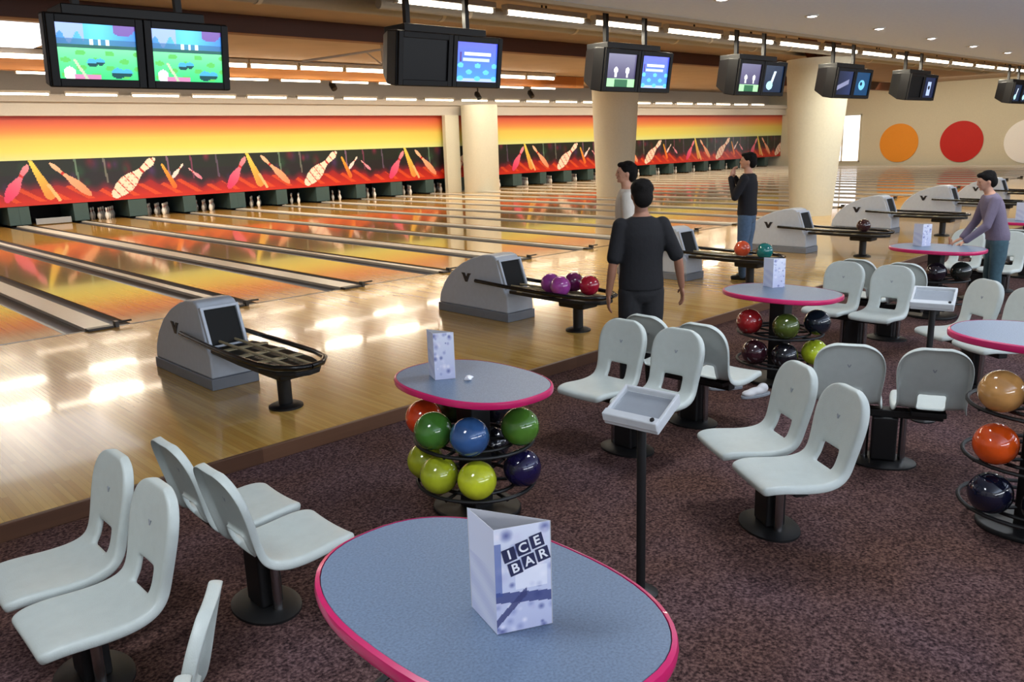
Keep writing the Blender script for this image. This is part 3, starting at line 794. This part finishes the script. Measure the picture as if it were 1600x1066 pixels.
def card(name_label, F, Lf, R, z, h, grp=None, big=False, seed=1, dl=0.0):
    t = thing('table_card', name_label, 'table card', (F.x, F.y, z), 0, grp)
    U = (R - F).to_3d(); Ul = (F - Lf).to_3d(); B = (Lf - R).to_3d()
    paint_grid('front_panel', (0, 0, 0), U, (0, 0, h), 60, 100, card_art(seed, big), M['paper'], t, 0.0012)
    paint_grid('side_panel', (Lf - F).to_3d(), Ul, (0, 0, h + 0.0), 16, 30, lambda u, v: mixc((216, 222, 244), (200, 206, 236), (math.sin(v * 22 + u * 5) + 1) / 2 if v < .6 else 0), M['paper'], t, 0.0012)
    paint_grid('back_panel', (R - F).to_3d(), B, (0, 0, h), 8, 12, card_art(seed + 5), M['paper'], t, 0.0012)
    return t, U
ct, U = card('white folded card reading ICE BAR standing on the foreground table', F3, L3, R3, zc0, 0.245, None, True, 4)
# lettering: tilted navy tiles with white letters
def text_mesh(body, size):
    cu = bpy.data.curves.new('txt', 'FONT'); cu.body = body; cu.size = size; cu.align_x = 'CENTER'; cu.align_y = 'CENTER'; cu.extrude = 0.0006; cu.offset = size * 0.02
    o = bpy.data.objects.new('txt', cu); COL.objects.link(o)
    dg = bpy.context.evaluated_depsgraph_get(); dg.update()
    me = bpy.data.meshes.new_from_object(o.evaluated_get(dg)); bpy.data.objects.remove(o)
    return me
Un = U.normalized(); Nn = Un.cross(Vector((0, 0, 1))); W_ = U.length
BAS = Matrix((Un, Vector((0, 0, 1)), Nn)).transposed().to_4x4()
tb = bmesh.new()
for word, cx, cz, ch in (('ICE', 0.50, 0.79, 0.27), ('BAR', 0.60, 0.655, 0.27)):
    for k, chh in enumerate(word):
        u = (cx + (k - 1) * 0.245) * W_; v = (cz + (k - 1) * 0.045) * 0.245
        T = Matrix.Translation(Un * u + Vector((0, 0, v)) + Nn * 0.0008) @ BAS @ Matrix.Rotation(D(14), 4, 'Z')
        box(tb, -0.0145, 0.0145, -0.0155, 0.0155, 0, 0.0006, T)
        me = text_mesh(chh, 0.030); me.transform(Matrix.Translation(Nn * 0.0008) @ T); me.materials.clear(); me.materials.append(M['white'])
        lo = bpy.data.objects.new('letter', me); COL.objects.link(lo); lo.parent = ct
obj('letter_tiles', tb, M['navy'], ct)
V2 = lambda x, y: Vector((x, y))
card('small pale folded card on the near low table beside a white scrap', V2(-0.22, -6.72), V2(-0.17, -6.60), V2(-0.12, -6.78), FZ + 0.7915, 0.27, None, False, 9)
card('small pale folded card on the second low table', V2(3.50, -6.72), V2(3.55, -6.60), V2(3.60, -6.78), FZ + 0.7915, 0.25, None, False, 12)
card('small pale folded card on the table by the person in the mauve sweater', V2(6.85, -6.70), V2(6.90, -6.58), V2(6.95, -6.76), FZ + 0.7915, 0.25, None, False, 13)
card('small pale folded card on the farthest table at the right edge', V2(10.30, -6.78), V2(10.35, -6.66), V2(10.40, -6.84), FZ + 0.7915, 0.25, None, False, 14)
# crumpled paper scrap next to the near card
bm = bmesh.new(); g_ = bmesh.ops.create_icosphere(bm, subdivisions=2, radius=0.03)
for v in bm.verts: v.co = v.co * random.uniform(0.6, 1.1); v.co.z = max(-0.012, v.co.z * 0.6)
bmesh.ops.translate(bm, verts=bm.verts, vec=(0, 0, 0.0125)); o = obj('paper_scrap', bm, M['white']); o.location = (-0.09, -6.86, FZ + 0.791)
tag(o, 'crumpled white paper scrap beside the folded card on the near low table', 'paper')

# ------------------------------------------------------------------ score consoles on poles
def make_console():
    t = thing('score_console', 'x', 'console')
    zt = 0.94
    bm = bmesh.new(); tube(bm, (0, 0, 0.02), (0, 0, zt - 0.08), 0.026, n=18); obj('pole', bm, M['black'], t, smooth=True)
    bm = bmesh.new(); lathe(bm, [(0.10, 0), (0.10, 0.01), (0.04, 0.03), (0.0, 0.032)], n=28); obj('foot', bm, M['black'], t, smooth=True)
    T = Matrix.Translation((0, 0, zt - 0.02)) @ Matrix.Rotation(D(22), 4, 'X')
    bm = bmesh.new(); box(bm, -0.10, 0.10, -0.08, 0.08, -0.055, -0.02, T); obj('bracket', bm, M['black'], t, bevel=0.008)
    bm = bmesh.new(); box(bm, -0.17, 0.17, -0.125, 0.125, -0.02, 0.008, T, bevel=0.006); tr = obj('tray', bm, M['console'], t)
    bm = bmesh.new(); box(bm, -0.145, 0.145, -0.075, 0.105, 0.008, 0.011, T); obj('keypad', bm, M['consolepad'], tr)
    bm = bmesh.new()
    for s in (-1, 1): box(bm, s * 0.162 - 0.010, s * 0.162 + 0.010, -0.125, 0.125, 0.0, 0.035, T)
    box(bm, -0.17, 0.17, 0.112, 0.128, 0.0, 0.035, T); box(bm, -0.17, 0.17, -0.132, -0.085, 0.0, 0.045, T)
    obj('rim', bm, M['console'], tr, bevel=0.006)
    bm = bmesh.new(); lathe(bm, [(0.012, 0.0), (0.012, 0.006), (0, 0.006)], n=16, c=(0.135, -0.108, 0.045)); bmesh.ops.transform(bm, matrix=T, verts=bm.verts); obj('knob', bm, M['black'], tr)
    t.scale = (0.82, 0.82, 0.985)
    return t
CRZ = D(-84)
c0 = make_console(); c0.location = (-0.16, -8.13, FZ); c0.rotation_euler = (0, 0, CRZ)
c0['label'] = 'white scoring console on a black pole behind the foreground table'; c0['group'] = 'scoring consoles on poles'
dup(c0, (3.16, -8.16, FZ), D(-76), 'white scoring console on a black pole right of the centre, beyond the shaded seats', 'scoring consoles on poles')

# ------------------------------------------------------------------ score monitors
def scr_green(u, v):
    c = mixc((90, 210, 236), (60, 130, 210), abs(u - .5) * 2) if v > .62 else (0, 0, 0)
    if v > .62:
        if u < .35 and v > .75 + .1 * math.sin(u * 30): c = (150, 176, 236)
        if u > .72 and math.hypot(u - .84, (v - .98) * .9) < .16: c = (110, 80, 160)
        if v < .72: c = mixc(c, (40, 90, 130), .6)
        if .36 < u < .68 and .63 < v < .72 and math.sin(u * 62) > .2: c = (220, 240, 250)
    elif v > .56: c = (24, 90, 84)
    else:
        c = mixc((60, 200, 120), (120, 226, 160), v / .56)
        if math.sin(u * 17) * math.sin(v * 23) > .5: c = (90, 190, 90)
        for bx, by, br in ((.42, .30, .07), (.52, .32, .06), (.74, .12, .09), (.86, .13, .07)):
            d = math.hypot(u - bx, (v - by) * .9)
            if d < br: c = (16, 70, 74) if v < by else (70, 170, 210)
        if math.hypot((u - .13) * 1.6, v - .10) < .12: c = (236, 236, 240)
        if .18 < u < .52 and v < .08: c = (200, 130, 170)
        if abs(u - .2 - (.35 - v) * .4) < .02 and v < .35: c = (190, 200, 170)
    return c
def scr_blue(u, v):
    c = mixc((70, 150, 240), (64, 74, 214), v)
    if .66 < v < .74 and .18 < u < .85: c = (214, 222, 255)
    if .52 < v < .60 and .15 < u < .82: c = (180, 196, 250)
    if v < .08: c = (170, 190, 250)
    if v < .5 and math.sin(u * 15) * math.sin(v * 19) > .45: c = (90, 190, 255)
    if .08 < u < .13 and .5 < v < .75: c = (60, 30, 120)
    return c
def scr_pins(u, v):
    c = mixc((60, 54, 86), (96, 92, 124), v)
    if v < .26: c = (160, 214, 160)
    if v < .22 and .3 < u < .75: c = (40, 96, 62)
    for x in (.32, .72):
        if math.hypot((u - x) * 1.5, (v - .50)) < .10: c = (250, 250, 252)
        if abs(u - x) < .035 and .30 < v < .5: c = (220, 224, 230)
    return c
def scr_dark(u, v):
    c = (20, 34, 58)
    if abs(u - .45 - (v - .4) * .3) < .06 and .25 < v < .8: c = (200, 214, 230)
    if math.hypot(u - .35, v - .25) < .16: c = (170, 220, 226)
    return c
def scr_dim(u, v):
    c = mixc((24, 30, 52), (44, 54, 90), u)
    if abs(v - .25 - .4 * u) < .10 and u < .8: c = (124, 128, 158)
    return c
def scr_teal(u, v):
    c = (24, 60, 96)
    if math.hypot(u - .5, v - .45) < .22: c = (110, 186, 214)
    if math.hypot(u - .45, v - .5) < .08: c = (20, 40, 70)
    return c
def scr_fig(u, v):
    c = (26, 34, 62)
    if abs(u - .5) < .16 and .1 < v < .8: c = (160, 180, 214)
    if math.hypot(u - .5, v - .5) < .10: c = (16, 24, 44)
    return c
def make_tv(label, X, Z, left, right, group='score monitors over the approach'):
    t = thing('score_monitor', label, 'monitor', (X, -2.4, Z), 0, group)
    tl = D(8); T = Matrix.Rotation(tl, 4, 'X')
    bm = bmesh.new()
    # cabinet, tapering to the back
    w, h, d = 0.80, 0.30, 0.48
    out = [(-w, -h), (w, -h), (w, h), (-w, h)]
    A = [bm.verts.new((x, 0, z)) for x, z in out]; B = [bm.verts.new((x * .96, d * .45, z * .97)) for x, z in out]; Cc = [bm.verts.new((x * .80, d, z * .72 + .03)) for x, z in out]
    bm.faces.new(A[::-1]); bm.faces.new(Cc)
    for P, Q in ((A, B), (B, Cc)):
        for i in range(4): bm.faces.new((P[i], P[(i + 1) % 4], Q[(i + 1) % 4], Q[i]))
    bmesh.ops.transform(bm, matrix=T, verts=bm.verts)
    obj('cabinet', bm, M['tv'], t, bevel=0.015)
    for s, fn in ((-1, left), (1, right)):
        cx = s * 0.395
        bm = bmesh.new(); 
        for (x0, x1, z0, z1) in ((-.39, -.325, -.29, .29), (.325, .39, -.29, .29), (-.325, .325, .225, .29), (-.325, .325, -.29, -.225)):
            box(bm, cx + x0, cx + x1, -0.035, 0.0, z0, z1, T)
        fr = obj('bezel', bm, M['tv'], t, bevel=0.006)
        if fn is None:
            bm = bmesh.new(); box(bm, cx - .325, cx + .325, -0.012, 0.0, -.225, .225, T); obj('screen', bm, M['screenoff'], fr)
        else:
            P0 = T @ Vector((cx - .325, -0.010, -.225)); Ux = T @ Vector((.65, 0, 0)); Vz = T @ Vector((0, 0, .45))
            paint_grid('screen', P0, Ux, Vz, 64, 48, fn, M['screen'], fr)
    bm = bmesh.new(); box(bm, -0.62, 0.62, 0.05, 0.45, h - 0.01, h + 0.09); obj('mount_plate', bm, M['black'], t, bevel=0.01)
    for s in (-1, 1):
        bm = bmesh.new(); box(bm, s * 0.45 - 0.03, s * 0.45 + 0.03, 0.2, 0.26, h + 0.08, 4.62 - Z); obj('hanger', bm, M['black'], t)
    return t
make_tv('double monitor nearest the left with two green and blue game screens', 0.03, 2.86, scr_green, scr_green)
make_tv('double monitor with its left screen off and a blue right screen', 3.60, 2.95, None, scr_blue)
make_tv('double monitor with a pins picture and a blue screen, in front of a column', 7.15, 2.95, scr_pins, scr_blue)
make_tv('double monitor with a pins picture and a dark screen, fourth from the left', 10.62, 2.95, scr_pins, scr_dark)
make_tv('double monitor with dim bluish screens above the leaning column', 14.2, 2.95, scr_dim, scr_teal)
make_tv('double monitor with a pale figure on its right screen, second from the right', 17.8, 2.95, None, scr_fig)
make_tv('double monitor cut by the right edge of the photo', 25.2, 2.94, scr_dark, scr_dark)

# ------------------------------------------------------------------ columns
def column(x, y, r0, r1, h, label, brace=False, lean=0.0):
    t = thing('column', label, 'column', (x, y, 0))
    bm = bmesh.new(); n = 40; rings = []
    for i in range(9):
        f = i / 8; r = r0 + (r1 - r0) * f
        rings.append([bm.verts.new((lean * f + r * math.cos(2 * PI * k / n), r * math.sin(2 * PI * k / n), h * f)) for k in range(n)])
    for A, B in zip(rings, rings[1:]):
        for k in range(n): bm.faces.new((A[k], A[(k + 1) % n], B[(k + 1) % n], B[k]))
    bm.faces.new(rings[0][::-1]); bm.faces.new(rings[-1])
    obj('shaft', bm, M['column'], t, smooth=True)
    if brace:
        for s in (-1, 1):
            bm = bmesh.new(); T = Matrix.Translation((lean + s * 0.55, 0, h + 0.35)) @ Matrix.Rotation(s * D(48), 4, 'Y')
            box(bm, -0.13, 0.13, -0.13, 0.13, -0.75, 0.75, T); obj('brace', bm, M['beam'], t, bevel=0.01)
    return t
column(21.15, 17.0, 0.76, 0.78, 3.6, 'pale cream column standing against the lane wall, left of the others')
column(20.82, 9.3, 0.66, 0.88, 4.61, 'pale cream tapered column rising from the lanes behind the third monitor', lean=0.05)
column(16.85, -0.30, 0.50, 0.76, 3.72, 'widest cream tapered column with brown braces on top, in front of the far right wall', True, lean=0.06)

# ------------------------------------------------------------------ circles on the far wall
def disc(y, z, r, m, label):
    bm = bmesh.new(); n = 56
    A = [bm.verts.new((XW - 0.04, y + r * math.cos(2 * PI * k / n), z + r * math.sin(2 * PI * k / n))) for k in range(n)]
    B = [bm.verts.new((XW - 0.001, y + r * math.cos(2 * PI * k / n), z + r * math.sin(2 * PI * k / n))) for k in range(n)]
    bm.faces.new(A); bm.faces.new(B[::-1])
    for i in range(n): bm.faces.new((A[i], A[(i + 1) % n], B[(i + 1) % n], B[i]))
    tag(obj('wall_disc', bm, m), label, 'wall disc', 'coloured discs on the far right wall')
disc(10.35, 1.28, 1.12, mat('disc_orange', (240, 152, 34), 0.6), 'large orange disc on the far right wall')
disc(6.88, 1.28, 1.14, mat('disc_red', (200, 26, 20), 0.6), 'large red disc on the far right wall')
disc(3.55, 1.22, 1.16, mat('disc_white', (255, 255, 255), 0.6), 'large white disc on the far right wall, cut by the edge')

# ------------------------------------------------------------------ people
def cap(bm, p, q, r1, r2, n=16):
    p = Vector(p); q = Vector(q)
    ell(bm, p, (r1,) * 3, seg=n, rings=10); ell(bm, q, (r2,) * 3, seg=n, rings=10); tube(bm, p, q, r1 * .99, r2 * .99, n=n)
def chain(bm, pts, rs):
    for (p, q, a, b) in zip(pts, pts[1:], rs, rs[1:]): cap(bm, p, q, a, b)
def torso(bm, rows, n=28, off=0.0):
    rings = []
    for z, rx, ry, cy in rows: rings.append([bm.verts.new(((rx + off) * math.cos(2 * PI * k / n), cy + (ry + off) * math.sin(2 * PI * k / n), z)) for k in range(n)])
    for A, B in zip(rings, rings[1:]):
        for k in range(n): bm.faces.new((A[k], A[(k + 1) % n], B[(k + 1) % n], B[k]))
    bm.faces.new(rings[0][::-1]); bm.faces.new(rings[-1])
def remeshed(name, bm, material, parent, voxel=0.011, smooth_it=4):
    bmesh.ops.recalc_face_normals(bm, faces=bm.faces)
    me = bpy.data.meshes.new('tmp'); bm.to_mesh(me); bm.free()
    o = bpy.data.objects.new('tmp', me); COL.objects.link(o)
    r = o.modifiers.new('r', 'REMESH'); r.mode = 'VOXEL'; r.voxel_size = voxel; r.use_smooth_shade = True
    s = o.modifiers.new('s', 'SMOOTH'); s.factor = 0.5; s.iterations = smooth_it
    dg = bpy.context.evaluated_depsgraph_get(); dg.update()
    out = bpy.data.meshes.new_from_object(o.evaluated_get(dg)); out.name = name; bpy.data.objects.remove(o)
    out.materials.clear(); out.materials.append(material)
    for p in out.polygons: p.use_smooth = True
    ob = bpy.data.objects.new(name, out); COL.objects.link(ob); ob.parent = parent
    return ob
def hand(bm, wrist, direction, palm_n, side, curl=0.35, s=1.0):
    """wrist position, pointing direction, palm normal, side = +1 thumb toward direction x normal"""
    w = Vector(wrist); d = Vector(direction).normalized(); nrm = Vector(palm_n).normalized(); nrm = (nrm - d * nrm.dot(d)).normalized(); a = d.cross(nrm) * side
    palm = w + d * 0.045 * s
    T = Matrix((a, d, nrm)).transposed().to_4x4()
    ell(bm, palm, (0.040 * s, 0.050 * s, 0.016 * s), T, 14, 10)
    for off, ln in ((0.028, 0.070), (0.010, 0.080), (-0.009, 0.074), (-0.027, 0.058)):
        b = palm + a * off * s + d * 0.038 * s; pts = [b]; dd = d.copy()
        for k in range(3):
            dd = (dd + nrm * curl * (k * 0.5 + 0.35)).normalized(); pts.append(pts[-1] + dd * ln * s / 3)
        chain(bm, pts, [0.0095 * s, 0.009 * s, 0.0085 * s, 0.0075 * s])
    b = palm + a * 0.034 * s - d * 0.020 * s; dd = (a * 0.8 + d * 0.7 + nrm * .25).normalized()
    chain(bm, [b, b + dd * 0.032 * s, b + dd * 0.032 * s + (dd + d * .5).normalized() * 0.028 * s], [0.012 * s, 0.0105 * s, 0.009 * s])

def person(label, loc, rz, arms, skin, top_m, bot_m, scale=1.0, sleeve='short', head_turn=0.0, stance=0.10, legs=None, lean=0.0, untucked=1.0, hair_m=None, woman=False):
    """local frame: facing +Y, x = the person's right; arms: dict side -> (elbow, wrist, hand_dir, palm_n)"""
    t = thing('person', label, 'person', loc, rz)
    t.scale = (scale,) * 3
    Rl = Matrix.Translation((0, 0, 0.95)) @ Matrix.Rotation(-lean, 4, 'X') @ Matrix.Translation((0, 0, -0.95))
    rows = [(0.84, .10, .08, 0), (0.90, .155, .105, 0), (0.96, .165, .11, 0), (1.04, .150, .10, 0), (1.12, .142, .095, 0), (1.22, .158, .105, 0.0), (1.32, .175, .11, 0.0), (1.38, .178, .10, 0), (1.43, .150, .080, 0), (1.47, .08, .06, 0), (1.50, .055, .055, 0)]
    sh = {s: Vector((s * 0.175, 0, 1.405)) for s in (-1, 1)}
    feet = legs or {s: (Vector((s * stance, 0.02, 0.50)), Vector((s * (stance + 0.01), -0.01, 0.085))) for s in (-1, 1)}
    # --- body, one continuous surface
    bm = bmesh.new()
    torso(bm, rows)
    chain(bm, [(0, 0.0, 1.44), (0, 0.012, 1.56)], [.058, .052])
    hv = []
    before = set(bm.verts)
    ell(bm, (0, 0.015, 1.645), (.074, .092, .105)); ell(bm, (0, 0.04, 1.59), (.055, .062, .058))
    ell(bm, (0, 0.108, 1.625), (.013, .018, .020)); ell(bm, (0, 0.100, 1.645), (.010, .014, .026))
    ell(bm, (0, 0.094, 1.672), (.045, .014, .010)); ell(bm, (0, 0.088, 1.555), (.022, .018, .014))
    for s in (-1, 1): ell(bm, (s * .076, 0.005, 1.632), (.009, .018, .030)); ell(bm, (s * .035, .075, 1.615), (.022, .018, .018))
    ell(bm, (0, 0.096, 1.590), (.024, .012, .010))
    HT = Matrix.Translation((0, 0, 1.52)) @ Matrix.Rotation(head_turn, 4, 'Z') @ Matrix.Translation((0, 0, -1.52))
    bmesh.ops.transform(bm, matrix=HT, verts=[v for v in bm.verts if v not in before])
    for s in (-1, 1):
        e, w, hd, pn = arms[s]; e = Vector(e); w = Vector(w)
        chain(bm, [sh[s], sh[s].lerp(e, .5), e, e.lerp(w, .3), w], [.052, .045, .037, .038, .026])
        hand(bm, w + Vector(hd).normalized() * 0.01, hd, pn, arms.get('thumb', {}).get(s, s), arms.get('curl', 0.35))
        k, an = feet[s]
        chain(bm, [(s * .085, 0, .90), (s * .09, .005, .72), k, Vector(k).lerp(Vector(an), .35), an], [.088, .080, .053, .053, .036])
        ell(bm, Vector(an) + Vector((0, .06, -.05)), (.036, .10, .030))
    bmesh.ops.transform(bm, matrix=Rl, verts=[v for v in bm.verts if v.co.z > 0.93])
    remeshed('body', bm, skin, t, 0.0085, 3)
    HR = Rl @ HT
    # --- face
    for s in (-1, 1):
        bm = bmesh.new(); ell(bm, (s * .031, .094, 1.648), (.010, .006, .006), seg=12, rings=8); bmesh.ops.transform(bm, matrix=HR, verts=bm.verts); obj('eye', bm, M['eye'], t, smooth=True)
    bm = bmesh.new(); ell(bm, (0, .105, 1.590), (.024, .007, .007), seg=12, rings=8); bmesh.ops.transform(bm, matrix=HR, verts=bm.verts); obj('lips', bm, M['lips'], t, smooth=True)
    # --- hair
    bm = bmesh.new(); ell(bm, (0, -0.008, 1.675), (.086, .098, .092)); ell(bm, (0, -0.045, 1.625), (.078, .066, .085))
    ell(bm, (0, .055, 1.725), (.060, .048, .030))
    rr = random.Random(hash(label) % 1 + len(label))
    for _ in range(22):
        a_ = rr.uniform(0, 2 * PI); z_ = rr.uniform(0, .085)
        k_ = math.sqrt(max(0.1, 1 - (z_ / .095) ** 2)); ell(bm, (.070 * k_ * math.cos(a_), -.012 + .076 * k_ * math.sin(a_), 1.675 + z_ * .85), (.026, .026, .018), seg=8, rings=6)
    bmesh.ops.transform(bm, matrix=HR, verts=bm.verts)
    remeshed('hair', bm, hair_m or M['hair'], t, 0.009, 2)
    # --- top
    bm = bmesh.new()
    hem = 0.90 if untucked else 1.0
    r2 = [(hem, .178, .125, 0), (0.96, .178, .125, 0), (1.04, .170, .120, 0), (1.14, .168, .118, 0), (1.24, .176, .124, 0), (1.33, .180, .122, 0), (1.40, .168, .104, 0), (1.445, .140, .085, 0), (1.475, .075, .066, 0)]
    torso(bm, r2, off=0.004)
    for s in (-1, 1):
        e, w = Vector(arms[s][0]), Vector(arms[s][1])
        if sleeve == 'short': m_ = sh[s].lerp(e, .86); chain(bm, [sh[s] - Vector((s * .008, 0, .002)), m_], [.066, .060])
        else: chain(bm, [sh[s], sh[s].lerp(e, .5), e, e.lerp(w, .92)], [.064, .060, .052, .040])
    bmesh.ops.transform(bm, matrix=Rl, verts=[v for v in bm.verts if v.co.z > 0.93])
    remeshed('tshirt' if sleeve == 'short' else 'sweater', bm, top_m, t, 0.011, 3)
    # --- trousers
    bm = bmesh.new()
    torso(bm, [(0.80, .12, .09, 0), (0.86, .168, .115, 0), (0.95, .172, .118, 0), (1.00, .165, .112, 0)], off=0.002)
    for s in (-1, 1):
        k, an = feet[s]; k = Vector(k); an = Vector(an)
        chain(bm, [(s * .088, 0, .88), (s * .092, .003, .70), k, k.lerp(an, .5), an + Vector((0, 0, -.01))], [.100, .094, .074, .070, .066])
    remeshed('trousers', bm, bot_m, t, 0.012, 3)
    # --- shoes
    for s in (-1, 1):
        k, an = feet[s]; an = Vector(an); bm = bmesh.new()
        ell(bm, an + Vector((0, .035, -.045)), (.046, .085, .040)); ell(bm, an + Vector((0, .11, -.055)), (.045, .075, .030)); ell(bm, an + Vector((0, -.035, -.05)), (.040, .045, .036))
        box(bm, an.x - .042, an.x + .042, an.y - .065, an.y + .165, an.z - .085, an.z - .060)
        remeshed('shoe', bm, M['shoe'], t, 0.009, 2)
    return t
down = (0.05, 0.02, -1)
# in black, walking away, arms hanging a little away from the body
person('person in a black T-shirt and dark trousers seen from behind, arms hanging', (2.28, -6.24, FZ), D(-36),
       {1: ((.285, -.05, 1.13), (.345, .03, .90), (.15, .15, -1), (-1, 0, 0)), -1: ((-.235, -.03, 1.12), (-.26, .02, .87), (0, .1, -1), (1, 0, 0)), 'thumb': {1: 1, -1: -1}},
       M['skin_dark'], M['tee'], M['trousers'], 1.01, 'short')
# in cream behind them, looking left
person('person in a cream top half hidden behind the person in black, looking left', (4.0, -4.72, 0), D(38),
       {1: ((.25, .0, 1.12), (.26, .08, .88), (0, .1, -1), (-1, 0, 0)), -1: ((-.25, -.02, 1.12), (-.28, .06, .87), (0, .1, -1), (1, 0, 0)), 'thumb': {1: 1, -1: -1}},
       M['skin'], M['shirt_white'], M['shirt_white'], 1.0, 'short', head_turn=D(8))
# navy top, jeans, hands raised at the chin
person('person in a navy top and jeans on the approach, hands raised to the chin', (7.42, -4.12, 0), D(12),
       {1: ((.23, .10, 1.16), (.07, .23, 1.43), (-.35, -.2, .8), (0, -1, .2)), -1: ((-.23, .10, 1.16), (-.07, .23, 1.43), (.35, -.2, .8), (0, -1, .2)), 'thumb': {1: -1, -1: 1}},
       M['skin'], M['navyshirt'], M['jeans'], 1.0, 'long', head_turn=D(18))
# mauve sweater, leaning over the table
person('person in a mauve-grey sweater and jeans leaning over the table at the right', (7.50, -7.28, FZ), D(34),
       {1: ((.24, .14, 1.15), (.15, .36, 1.00), (-.1, 1, -.25), (0, 0, -1)), -1: ((-.22, .16, 1.14), (-.12, .40, 1.00), (.1, 1, -.25), (0, 0, -1)), 'thumb': {1: -1, -1: 1}},
       M['skin'], M['sweater'], M['jeans2'], 0.93, 'long', lean=D(15))

# ------------------------------------------------------------------ shoes left on the carpet
def loose_shoe(x, y, rz, label):
    t = thing('shoe', label, 'shoe', (x, y, FZ), rz, 'pair of white shoes')
    bm = bmesh.new(); ell(bm, (0, 0, .045), (.042, .10, .034)); ell(bm, (0, .08, .035), (.045, .065, .028)); ell(bm, (0, -.06, .06), (.038, .05, .045))
    remeshed('upper', bm, M['shoewhite'], t, 0.009, 2)
    bm = bmesh.new(); prism(bm, [(p * .046, q * .145 + .01) for p, q in selp(1, 1, 2.2, 24)], 0.0, 0.022); obj('sole', bm, M['consolepad'], t, bevel=0.004)
loose_shoe(2.92, -6.66, D(50), 'white shoe on the carpet by the second low table, left one of a pair')
loose_shoe(2.90, -6.95, D(70), 'white shoe on the carpet by the second low table, right one of a pair')

# ------------------------------------------------------------------ lamps
def area(name, loc, size, sy, power, col, rot=(0, 0, 0)):
    l = bpy.data.lights.new(name, 'AREA'); l.shape = 'RECTANGLE'; l.size = size; l.size_y = sy; l.energy = power; l.color = col
    o = bpy.data.objects.new(name, l); COL.objects.link(o); o.location = loc; o.rotation_euler = rot; return o
WARM = (1.0, 0.91, 0.72); COOL = (0.88, 0.94, 1.0)
# light of the tube rows
for i in range(15): area('tube_light', (3.9 + 1.75 * i, -1.95, 3.56), 1.4, 0.10, 700 / 15, WARM)
for i in range(16): area('tube_light', (1.6 + 1.62 * 1.5 * i, 13.15, 4.30), 1.35, 0.14, 1150 / 16, WARM)
for i in range(16): area('tube_light', (2.2 + 1.95 * 1.3 * i, 15.6, 4.14), 1.35, 0.12, 540 / 16, WARM)
area('tube_row_light', (22, 16.6, 3.9), 52, 0.10, 170, WARM, (D(20), 0, 0))
area('added_ceiling_fill', (12, -14.5, 2.0), 34, 0.8, 1250, COOL, (D(140), 0, 0))  # added fill behind the camera, aimed up to brighten the seating ceiling
area('added_wall_fill', (44, 6, 4.4), 2, 14, 340, WARM, (0, D(-35), 0))  # added fill without a fixture, brightens the far right wall
# added fill lamps just under the seating ceiling, no panel fixtures there
for x in (-3, 2, 7, 12, 18, 25, 33, 41): area('added_seating_fill', (x, -7.8, 3.38), 1.2, 0.6, 56, COOL)
w = bpy.data.worlds.new('world'); SC.world = w; w.use_nodes = True
bg = w.node_tree.nodes['Background']; bg.inputs['Color'].default_value = (0.80, 0.87, 1.0, 1); bg.inputs['Strength'].default_value = 0.5

# ------------------------------------------------------------------ camera
f, yaw, pit, rol = 1284.9, -0.75367, 0.23583, -0.032287
cy, sy, cp, sp = math.cos(yaw), math.sin(yaw), math.cos(pit), math.sin(pit)
fw = Vector((-sy * cp, cy * cp, -sp)); rt = Vector((cy, sy, 0)); up = rt.cross(fw)
r2 = rt * math.cos(rol) + up * math.sin(rol); u2 = -rt * math.sin(rol) + up * math.cos(rol)
cam = bpy.data.cameras.new('camera'); cam.sensor_fit = 'HORIZONTAL'; cam.sensor_width = 36; cam.lens = f * 36 / 1600
co = bpy.data.objects.new('camera', cam); COL.objects.link(co)
co.matrix_world = Matrix.Translation((-2.9603, -10.2842, 1.98)) @ Matrix((r2, u2, -fw)).transposed().to_4x4()
cam.clip_start = 0.05; cam.clip_end = 200
SC.camera = co
SC.view_settings.view_transform = 'Standard'; SC.view_settings.look = 'None'; SC.view_settings.gamma = 1.0
SC.view_settings.use_curve_mapping = False; SC.view_settings.exposure = 0.12
